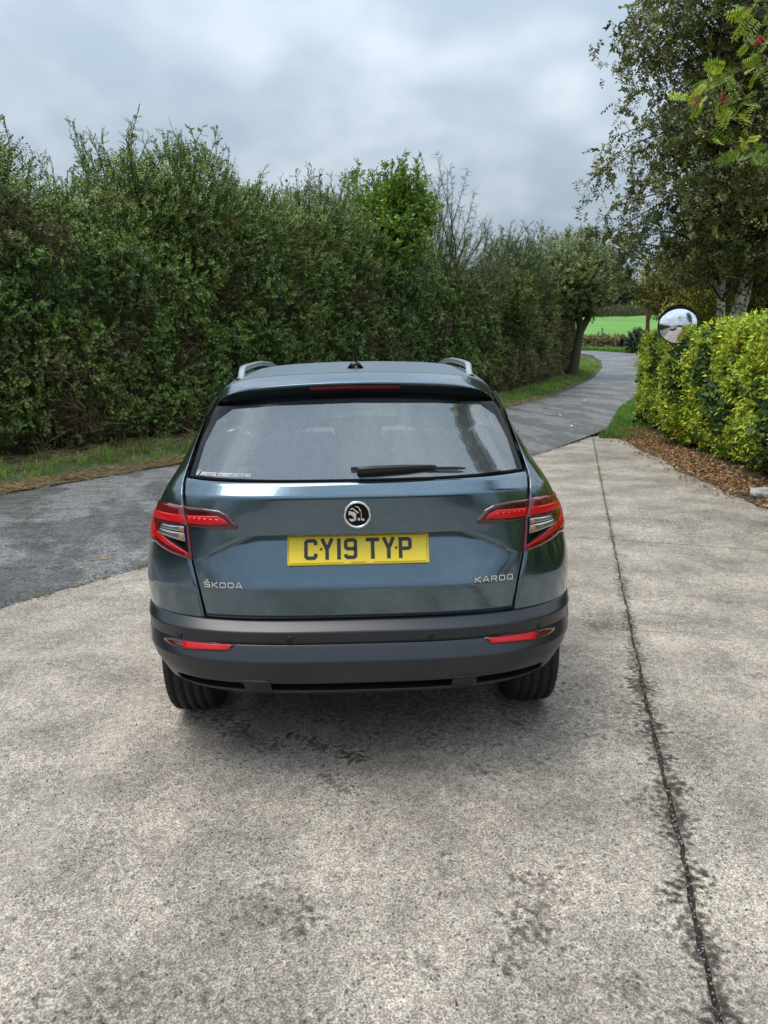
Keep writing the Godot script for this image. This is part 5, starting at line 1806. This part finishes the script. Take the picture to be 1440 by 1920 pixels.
func make_wheel(root: Node3D, u: float, w: float, full := true):
	var o := base("wheel", Vector3(u, 0.335, -w), root)
	var sgn := signf(u)
	var P := []
	var prof := []
	for x in [-0.108, -0.107, -0.100, -0.090, -0.078, -0.069, -0.066, -0.056, -0.053, -0.042, -0.028, -0.025, -0.015, -0.012, 0.0, 0.012, 0.015, 0.025, 0.028, 0.042, 0.053, 0.056, 0.066, 0.069, 0.078, 0.090, 0.100, 0.107, 0.108]:
		var r := 0.335 - 0.006 * pow(absf(x) / 0.09, 2)
		var ax := absf(x)
		if ax > 0.089: r = lin(ax, [0.089, 0.100, 0.107, 0.1085], [0.329, 0.317, 0.292, 0.27])
		if (ax > 0.055 and ax < 0.067) or (ax > 0.0145 and ax < 0.0255): r -= 0.009
		prof.append([x, r])
	prof.push_front([-0.100, 0.228]); prof.push_back([0.100, 0.228])
	var n := 216
	for p in prof:
		var row := []
		for i in n + 1:
			var a := TAU * i / n
			var r: float = p[1]
			var cut := (i + int(absf(p[0]) * 60.0)) % 6 == 0
			if cut and absf(p[0]) > 0.068 and absf(p[0]) < 0.101: r -= 0.006
			row.append(Vector3(p[0], sin(a) * r, cos(a) * r))
		P.append(row)
	var g := Geo.new()
	g.grid(P, true)
	mi("tyre", g.mesh(), M.rubber, o)
	g = Geo.new()
	var R := []
	for p in [[0.100, 0.232], [0.092, 0.222], [0.060, 0.205], [-0.09, 0.21]]:
		var row := []
		for i in 49: row.append(Vector3(sgn * p[0], sin(TAU * i / 48.0) * p[1], cos(TAU * i / 48.0) * p[1]))
		R.append(row)
	g.grid(R, sgn > 0)
	for k in 5:                                           # double spokes
		for d in [-0.13, 0.13]:
			var a: float = TAU * k / 5.0 + d
			var b: float = TAU * k / 5.0 + d * 1.4
			g.bevel_box(Vector3(0.17, 0.03, 0.028), 0.006, Transform3D(Basis(Vector3(0, cos(a), sin(a)), Vector3(1, 0, 0), Vector3(0, -sin(a), cos(a)).cross(Vector3(0, 0, 0)) + Vector3(0, sin(a), -cos(a))), Vector3(sgn * 0.075, cos(b) * 0.125, sin(b) * 0.125)))
	g.tube([Vector3(sgn * 0.03, 0, 0), Vector3(sgn * 0.088, 0, 0), Vector3(sgn * 0.092, 0, 0)], [0.07, 0.06, 0.0], 20)
	mi("rim", g.mesh(), M.silver, o)
	g = Geo.new()
	g.tube([Vector3(-0.03, 0, 0), Vector3(0.03, 0, 0), Vector3(0.031, 0, 0)], [0.19, 0.19, 0.0], 28)
	mi("brake_disc", g.mesh(), M.black, o)

func make_car():
	var root := base("parked_car", Vector3(-0.0951, 0, -2.5821))
	root.rotation.y = deg_to_rad(1.4)
	tag(root, "wet dark blue-grey family car seen from behind with yellow number plate on the concrete", "car")
	shell(root, M.paint, false)
	var gate: Node3D = make_tailgate(root)
	make_bumper(root)
	make_lamps(root, gate)
	for u in [-0.768, 0.768]:
		make_wheel(root, u, 0.80); make_wheel(root, u, 3.44)
	# rear window: black border with the pane inside it
	var outer := [Vector2(-0.652, 1.076), Vector2(-0.628, 1.2), Vector2(-0.604, 1.3), Vector2(-0.545, 1.384), Vector2(-0.3, 1.398), Vector2(0.0, 1.40), Vector2(0.3, 1.398), Vector2(0.545, 1.384), Vector2(0.604, 1.3), Vector2(0.628, 1.2), Vector2(0.652, 1.076), Vector2(0.3, 1.072), Vector2(0.0, 1.071), Vector2(-0.3, 1.072)]
	var inner := [Vector2(-0.616, 1.084), Vector2(-0.590, 1.195), Vector2(-0.548, 1.278), Vector2(-0.478, 1.324), Vector2(-0.3, 1.338), Vector2(0.0, 1.344), Vector2(0.3, 1.338), Vector2(0.490, 1.324), Vector2(0.556, 1.278), Vector2(0.594, 1.195), Vector2(0.616, 1.084), Vector2(0.3, 1.079), Vector2(0.0, 1.078), Vector2(-0.3, 1.079)]
	var po := []
	var pn := []
	var sub := 8
	for i in outer.size():
		for k in sub:
			po.append(outer[i].lerp(outer[(i + 1) % outer.size()], float(k) / sub))
			pn.append(inner[i].lerp(inner[(i + 1) % inner.size()], float(k) / sub))
	var rows := []
	for q in [[0.0, -0.02], [0.0, -0.002], [0.35, -0.001], [0.7, -0.001], [1.0, -0.001]]:
		var row := []
		for k in po.size() + 1:
			var p: Vector2 = po[k % po.size()].lerp(pn[k % po.size()], q[0])
			var a := a_of(p.x, p.y)
			row.append(cs(a, p.y) + cn(a, p.y) * q[1])
		rows.append(row)
	var g := Geo.new()
	g.grid(rows, true)
	var win := mi("rear_window", g.mesh(), M.gloss_black, root)
	rows = []
	for r in 13:
		var row := []
		for k in pn.size() + 1:
			var p: Vector2 = pn[k % pn.size()].lerp(Vector2(0, 1.2), r / 12.0)
			var a := a_of(p.x, p.y)
			row.append(cs(a, p.y) + cn(a, p.y) * -0.001)
		rows.append(row)
	g = Geo.new()
	g.grid(rows, true)
	mi("pane", g.mesh(), M.rear_glass, win)
	sticker(win)
	# spoiler: top, trailing face, underside
	g = Geo.new()
	var S := [roof_row(0.345, 1.4565), roof_row(0.30, 1.444), roof_row(0.26, 1.4285), roof_row(0.2475, 1.4220), roof_row(0.2445, 1.4185), roof_row(0.2500, 1.4130), roof_row(0.268, 1.4000), roof_row(0.284, 1.3880), roof_row(0.298, 1.380), roof_row(0.33, 1.377)]
	for i in [4, 5, 6, 7, 8, 9]:
		for k in S[i].size():
			var x: float = absf(S[i][k].x) / 0.585
			S[i][k].y += 0.055 * pow(x, 9.0) * [0, 0, 0, 0, 0.3, 0.7, 1, 1, 1, 1][i]
	g.grid(S, true)
	var sp := mi("spoiler", g.mesh(), M.paint, root)
	g = Geo.new()
	var B := []
	for q in [[1.4085, -0.001], [1.4085, 0.007], [1.397, 0.008], [1.392, 0.006], [1.392, -0.004]]:
		var row := []
		for k in 25:
			var u := (k / 12.0 - 1.0) * 0.168
			var w: float = 0.2560 + (1.4090 - q[0]) * 1.36 + 0.42 * (1.0 - pow(1.0 - pow(absf(u) / 0.585, 3.0), 1.0 / 3.0))
			row.append(Vector3(u, q[0] - 0.034 * pow(u / 0.585, 2) + VO, -w + q[1]))
		B.append(row)
	g.grid(B, true)
	mi("brake_light", g.mesh(), M.red_lens, sp)
	# aerial
	g = Geo.new()
	g.tube([Vector3(0, 1.468 + VO, -0.60), Vector3(0, 1.482 + VO, -0.61), Vector3(0, 1.488 + VO, -0.62)], [0.034, 0.024, 0.008], 14)
	g.tube([Vector3(0, 1.485 + VO, -0.61), Vector3(0, 1.556 + VO, -0.575)], [0.008, 0.006], 8)
	mi("aerial", g.mesh(), M.black, root)
	# roof rails
	for s in [-1.0, 1.0]:
		g = Geo.new()
		var rail := []
		for i in 31:
			var t := i / 30.0
			var w := lerpf(0.56, 2.35, t)
			var lift: float = -0.016 + 0.038 * minf(smoothstep(0.0, 0.16, t), 1.0 - smoothstep(0.88, 1.0, t))
			var y: float = lin(w, [0.455, 0.55, 0.75, 1.0, 1.25, 1.5, 1.8, 2.1, 2.35], [1.4575, 1.464, 1.474, 1.485, 1.4935, 1.497, 1.493, 1.475, 1.448]) - 0.024 + VO + lift
			var x: float = 0.500 + 0.015 * t - 0.02 * (1.0 - smoothstep(0.0, 0.15, t))
			var row := []
			for k in 9:
				var a := TAU * k / 8.0
				row.append(Vector3(s * (x + 0.015 * signf(cos(a)) * pow(absf(cos(a)), 0.6)), y + 0.013 * signf(sin(a)) * pow(absf(sin(a)), 0.6), -w))
			rail.append(row)
		g.grid(rail, s > 0)
		mi("roof_rail", g.mesh(), M.silver, root)
	# rear wiper
	g = Geo.new()
	var W := []
	for q in [[-0.018, 0.010, 0.026], [-0.010, 0.019, 0.034], [0.05, 0.019, 0.036], [0.16, 0.016, 0.032], [0.25, 0.010, 0.026], [0.272, 0.006, 0.02]]:
		var c := frame_at(q[0] + 0.02, 1.099 + 0.03 * clampf(q[0], 0, 0.3), 0.0)
		var row := []
		for k in 9:
			var a := PI * k / 8.0
			row.append(c * Vector3(0, -cos(a) * q[1], sin(a) * q[2]))
		W.append(row)
	g.grid(W, true)
	var wp := mi("wiper", g.mesh(), M.black, root)
	g = Geo.new()
	var bl := []
	var br := []
	for i in 15:
		bl.append(frame_at(-0.02 + 0.42 * i / 14.0, 1.108 - 0.012 * pow(i / 14.0, 2), 0.014).origin)
		br.append(0.006 if i < 14 else 0.003)
	g.tube(bl, br, 6)
	mi("wiper_blade", g.mesh(), M.rubber, wp)
	make_plate(root)
	make_badges(root)
	# door mirrors
	for s in [-1.0, 1.0]:
		g = Geo.new()
		var D := []
		for q in [[0.0, 0.3], [0.03, 0.8], [0.08, 1.0], [0.15, 0.95], [0.20, 0.6], [0.215, 0.05]]:
			var row := []
			for k in 17:
				var a := TAU * k / 16.0
				row.append(Vector3(s * (0.80 + q[0]), 1.07 + 0.075 * q[1] * sin(a), -2.95 + 0.055 * q[1] * cos(a)))
			D.append(row)
		g.grid(D, s > 0)
		mi("door_mirror", g.mesh(), M.paint, root)
	make_interior(root)

func make_interior(root: Node3D):
	var o := base("interior", Vector3.ZERO, root)
	var g := Geo.new()
	g.bevel_box(Vector3(1.16, 0.02, 0.55), 0.006, Transform3D(Basis(), Vector3(0, 1.10, -0.78)))
	mi("parcel_shelf", g.mesh(), M.interior, o)
	g = Geo.new()
	for c in [-0.36, 0.0, 0.36]:
		g.bevel_box(Vector3(0.36, 0.66, 0.14), 0.05, Transform3D(Basis(Vector3.RIGHT, 0.2), Vector3(c, 0.90, -1.22)))
	mi("rear_bench", g.mesh(), M.interior, o)
	for q in [[-0.36, -1.30, 1.33], [0.36, -1.30, 1.33], [0.0, -1.30, 1.26], [-0.36, -2.15, 1.33], [0.36, -2.15, 1.33]]:
		g = Geo.new()
		var P := []
		for r in 9:
			var row := []
			for k in 17:
				var th := PI * r / 8.0
				var ph := TAU * k / 16.0
				var d := Vector3(sin(th) * cos(ph), cos(th), sin(th) * sin(ph))
				row.append(Vector3(q[0], q[2], q[1]) + Vector3(signf(d.x) * pow(absf(d.x), 0.6) * 0.125, signf(d.y) * pow(absf(d.y), 0.6) * 0.075, signf(d.z) * pow(absf(d.z), 0.7) * 0.05))
			P.append(row)
		g.grid(P)
		for s in [-0.06, 0.06]: g.tube([Vector3(q[0] + s, q[2] - 0.20, q[1]), Vector3(q[0] + s, q[2] - 0.03, q[1])], [0.007, 0.007], 6)
		mi("headrest", g.mesh(), M.interior, o)
	g = Geo.new()
	for c in [-0.36, 0.36]:
		g.bevel_box(Vector3(0.46, 0.62, 0.12), 0.05, Transform3D(Basis(Vector3.RIGHT, 0.2), Vector3(c, 0.88, -2.08)))
	mi("front_seats", g.mesh(), M.interior, o)
	g = Geo.new()
	g.bevel_box(Vector3(1.36, 0.22, 0.5), 0.06, Transform3D(Basis(), Vector3(0, 1.0, -3.1)))
	mi("dashboard", g.mesh(), M.interior, o)

func make_plate(gate: Node3D):
	var lo := cs(0.0, 0.757, tail_w(0.757) + 0.064 * (0.757 - 0.678) / 0.194)
	var hi := cs(0.0, 0.868, tail_w(0.868) + 0.064)
	var y := (hi - lo).normalized()
	var x := Vector3.RIGHT
	var xf := Transform3D(Basis(x, y, x.cross(y)), (lo + hi) * 0.5)
	var g := Geo.new()
	g.bevel_box(Vector3(0.524, 0.112, 0.012), 0.004)
	var pl := mi("number_plate", g.mesh(), M.plate, gate)
	pl.transform = xf * Transform3D(Basis(), Vector3(0, 0, 0.010))
	var z := 0.0062
	var spots := [["C", -0.200, 0.0495], ["Y", -0.140, 0.0495], ["1", -0.0777, 0.0125], ["9", -0.053, 0.0495], ["T", 0.0283, 0.0495], ["Y", 0.0875, 0.0495], ["P", 0.149, 0.0495]]
	for s in spots:
		g = Geo.new()
		var n := 0
		for st in glyph(s[0]):
			stroke(g, st, 0.0066, z + n * 0.0003, 0.0012, s[2], 0.078, Vector2(s[1], -0.037))
			n += 1
		mi("plate_character", g.mesh(), M.plate_ink, pl)
	g = Geo.new()                                          # printed border line
	for q in [[[-0.253, 0.049], [0.249, 0.049]], [[-0.256, -0.046], [-0.256, 0.046]], [[0.253, -0.046], [0.253, 0.046]], [[-0.253, -0.049], [-0.055, -0.049]], [[0.055, -0.049], [0.249, -0.049]]]:
		stroke(g, q, 0.0006, z, 0.0006)
	mi("border_line", g.mesh(), M.plate_ink, pl)
	for sx in [-0.137, 0.140]:
		g = Geo.new()
		g.tube([Vector3(sx, 0.002, z), Vector3(sx, 0.002, z + 0.002), Vector3(sx, 0.002, z + 0.0026)], [0.0055, 0.0048, 0.0], 14)
		mi("screw_cap", g.mesh(), mat(Color(0.65, 0.30, 0.03), 0.5), pl)
	var tm := TextMesh.new()
	var f := SystemFont.new()
	f.font_names = PackedStringArray(["Droid Sans"])
	tm.font = f
	tm.text = "Bristol Street Motors"
	tm.font_size = 32
	tm.pixel_size = 0.0001900
	tm.depth = 0.0004
	var tx := mi("dealer_print", tm, M.plate_ink, pl)
	tx.position = Vector3(0, -0.0488, z + 0.0003)

func make_badges(gate: Node3D):
	# round emblem: chrome ring, black field, winged arrow
	var fr := frame_at(0.0, 0.953, 0.0)
	var r := 0.0495
	var g := Geo.new()
	var P := []
	for q in [[r + 0.002, -0.004], [r + 0.001, 0.004], [r - 0.002, 0.0065], [r - 0.006, 0.0065], [r - 0.0085, 0.003], [r - 0.009, 0.0]]:
		var row := []
		for k in 65: row.append(Vector3(cos(TAU * k / 64.0) * q[0], sin(TAU * k / 64.0) * q[0], q[1]))
		P.append(row)
	g.grid(P)
	var em := mi("emblem", g.mesh(), M.chrome, gate)
	em.transform = fr
	g = Geo.new()
	P = []
	for q in [[r - 0.008, 0.001], [r * 0.4, 0.0018], [0.0, 0.002]]:
		var row := []
		for k in 65: row.append(Vector3(cos(TAU * k / 64.0) * q[0], sin(TAU * k / 64.0) * q[0], q[1]))
		P.append(row)
	g.grid(P)
	mi("emblem_field", g.mesh(), M.gloss_black, em)
	# outlines in hundredths of the radius, from the photograph
	var shapes := [[[-28, 77], [6, 77], [18, 62], [33, 36], [32, 22], [22, 36], [6, 66]], [[-66, 49], [-45, 67], [-30, 56], [8, 26], [14, 16], [4, 14], [-30, 42], [-44, 55], [-58, 46]],
		[[-80, 32], [-72, 36], [-30, 26], [-6, 10], [-20, 6], [-50, 10], [-72, 18], [-78, 28]], [[-80, 22], [-72, 17], [-50, 10], [-18, 8], [-10, 4], [-14, -48], [-28, -48], [-30, -30], [-40, -12], [-56, 0], [-78, 2]],
		[[-78, -34], [-46, -34], [-28, -42], [-14, -48], [-36, -56], [-54, -60], [-64, -52]], [[2, -28], [26, -28], [22, -38], [24, -50], [2, -50], [4, -38]], [[32, 22], [36, 22], [37, -36], [32, -38]], [[33, -40], [48, -30], [66, -44], [50, -58], [44, -48], [30, -48]]]
	var n := 0
	for s in shapes:
		var p := PackedVector2Array()
		for q in s: p.append(Vector2(q[0], q[1]) * 0.01 * (r - 0.0085))
		var t := Geometry2D.triangulate_polygon(p)
		g = Geo.new()
		var z := 0.0032 + 0.0002 * n
		for i in range(0, t.size(), 3):
			var a := Vector3(p[t[i]].x, p[t[i]].y, z)
			var b := Vector3(p[t[i + 1]].x, p[t[i + 1]].y, z)
			var c := Vector3(p[t[i + 2]].x, p[t[i + 2]].y, z)
			if (b - a).cross(c - a).z > 0: g.tri(a, c, b)
			else: g.tri(a, b, c)
		for i in p.size():
			var a := p[i]
			var b := p[(i + 1) % p.size()]
			g.quad(Vector3(a.x, a.y, z), Vector3(b.x, b.y, z), Vector3(b.x, b.y, z - 0.0022), Vector3(a.x, a.y, z - 0.0022))
		mi("emblem_wing", g.mesh(), M.chrome, em)
		n += 1
	# chrome lettering
	var wd := 0.0262
	for q in [["ŠKODA", -0.578, 0.690, 0.0305, 0.683], ["KAROQ", 0.428, 0.690, 0.0312, 0.684]]:
		for i in 5:
			g = Geo.new()
			var k := 0
			for st in glyph(q[0][i]):
				stroke(g, st, 0.0020, 0.0006 + 0.0003 * k, 0.0028, wd, 0.0215)
				k += 1
			var l := mi("chrome_letter", g.mesh(), M.chrome, gate)
			var t := frame_at(q[1] + i * q[3] + wd * 0.5, q[4], 0.001)
			# the panel leans more than the plain body where the plate recess deepens
			t.origin.z -= recess(t.origin.x) * (q[4] - 0.678) / 0.194
			t.origin -= t.basis.x * wd * 0.5
			l.transform = t

func sticker(win: Node3D):
	var f := SystemFont.new()
	f.font_names = PackedStringArray(["Droid Sans"])
	f.font_weight = 700
	var f2 := SystemFont.new()
	f2.font_names = PackedStringArray(["Droid Sans"])
	var u := -0.590
	for part in [["BRISTOL STREET", f], [" MOTORS", f2]]:
		var txt: String = part[0]
		for ch in txt:
			var wch: float = part[1].get_string_size(ch, HORIZONTAL_ALIGNMENT_LEFT, -1, 64).x * 0.000268
			if ch == " " : wch *= 0.55
			if ch != " ":
				var tm := TextMesh.new()
				tm.font = part[1]
				tm.text = ch
				tm.font_size = 64
				tm.pixel_size = 0.000315
				tm.depth = 0.0005
				tm.horizontal_alignment = HORIZONTAL_ALIGNMENT_CENTER
				var l := mi("sticker_letter", tm, M.white_print, win)
				l.transform = frame_at(u + wch * 0.5, 1.0915, 0.0015)
				l.transform.basis.y += l.transform.basis.x * 0.18
			u += wch
	var g := Geo.new()
	for q in [[[0.0, 0.0], [0.0, 0.5], [0.0, 1.0]]]:
		stroke(g, [[-0.007, 0.010], [-0.006, -0.003], [0.0, -0.010], [0.006, -0.003], [0.007, 0.010], [-0.007, 0.010]], 0.0010, 0.0, 0.0006)
	stroke(g, [[-0.003, 0.0], [-0.001, -0.003], [0.004, 0.005]], 0.0010, 0.0, 0.0006)
	var sh := mi("sticker_shield", g.mesh(), M.white_print, win)
	sh.transform = frame_at(-0.603, 1.0925, 0.0015)

func other_car(at: Vector3, turn: float, paint: Material, label: String):
	var o := base("other_car", at)
	o.rotation.y = turn
	tag(o, label, "car", "cars parked behind the camera")
	shell(o, paint, true)
	var g := Geo.new()
	g.grid([roof_row(0.40, 1.36), roof_row(0.30, 1.40), roof_row(0.455, 1.4575)])
	mi("spoiler", g.mesh(), paint, o)
	for u in [-0.768, 0.768]:
		make_wheel(o, u, 0.80); make_wheel(o, u, 3.44)

func make_behind():
	# what the paint, the rear glass and the road mirror reflect
	var V := func(x, y, z): return Vector3(x, y, z)
	var red := mat(Color(0.25, 0.012, 0.012), 0.3)
	red.clearcoat_enabled = true
	var dk := mat(Color(0.012, 0.014, 0.018), 0.3, 0.3)
	dk.clearcoat_enabled = true
	other_car(Vector3(-5.2, 0, 11.0), 2.6, red, "red parked car mirrored in the left of the tailgate")
	other_car(Vector3(4.0, 0, 12.0), -1.75, dk, "black parked car mirrored in the right of the tailgate")
	hedge_run("yard_hedge", [Vector2(-9, 26), Vector2(2, 24), Vector2(14, 18)], 2.6, 1.6, 2400, Color(0.03, 0.05, 0.02), Color(0.07, 0.10, 0.035), "dark hedge closing the yard behind the camera", 61)
	bush("ash_tree", Vector3(8.6, 0, -0.8), "tall leafy tree mirrored at the right edge of the rear window", "tree", "", [[V.call(-0.3, 7.6, 0), V.call(2.0, 2.4, 2.0), 1300], [V.call(-0.6, 10.0, 0), V.call(1.7, 1.8, 1.7), 900], [V.call(0.3, 5.4, 0.3), V.call(1.5, 1.2, 1.5), 500]], [], M.s_birch, M.leaf, Color(0.06, 0.09, 0.03), Color(0.13, 0.16, 0.05), 1.3, [[[Vector3.ZERO, Vector3(0.1, 4, 0), Vector3(-0.3, 9, 0)], [0.2, 0.15, 0.05]]], 0, 62)

func _ready():
	# camera: 24 mm phone lens held upright at eye height
	var cam := Camera3D.new()
	cam.name = "camera"
	cam.fov = 68.98
	cam.near = 0.05
	cam.far = 2000.0
	cam.basis = Basis(Vector3.RIGHT, deg_to_rad(-11.5)) * Basis(Vector3(0, 0, 1), deg_to_rad(-1.0))
	cam.position = Vector3(0, 1.61, 0)
	add_child(cam)
	# overcast daylight
	var env := Environment.new()
	env.background_mode = Environment.BG_SKY
	var sky := Sky.new()
	var ps := PanoramaSkyMaterial.new()
	ps.panorama = sky_panorama()
	ps.energy_multiplier = 1.0
	sky.sky_material = ps
	env.sky = sky
	env.tonemap_mode = Environment.TONE_MAPPER_LINEAR
	env.tonemap_exposure = 1.5
	env.sdfgi_enabled = true; env.ssao_enabled = true; env.ssil_enabled = true
	var we := WorldEnvironment.new()
	we.name = "world"
	we.environment = env
	add_child(we)
	var sun := DirectionalLight3D.new()
	sun.name = "sun"
	sun.light_energy = 0.5
	sun.light_angular_distance = 36.0
	sun.light_color = Color(1.0, 0.97, 0.93)
	sun.shadow_enabled = true
	sun.rotation = Vector3(deg_to_rad(-72), deg_to_rad(-78), 0)
	add_child(sun)
	make_materials()
	make_sprigs()
	# setting
	make_ground()
	make_road()
	make_yard()
	make_tall_hedge()
	make_hedge_shrubs()
	make_beech_hedge()
	make_birch()
	make_rowan()
	make_far()
	make_behind()
	# things
	make_car()
	make_mirror()
	make_verges()
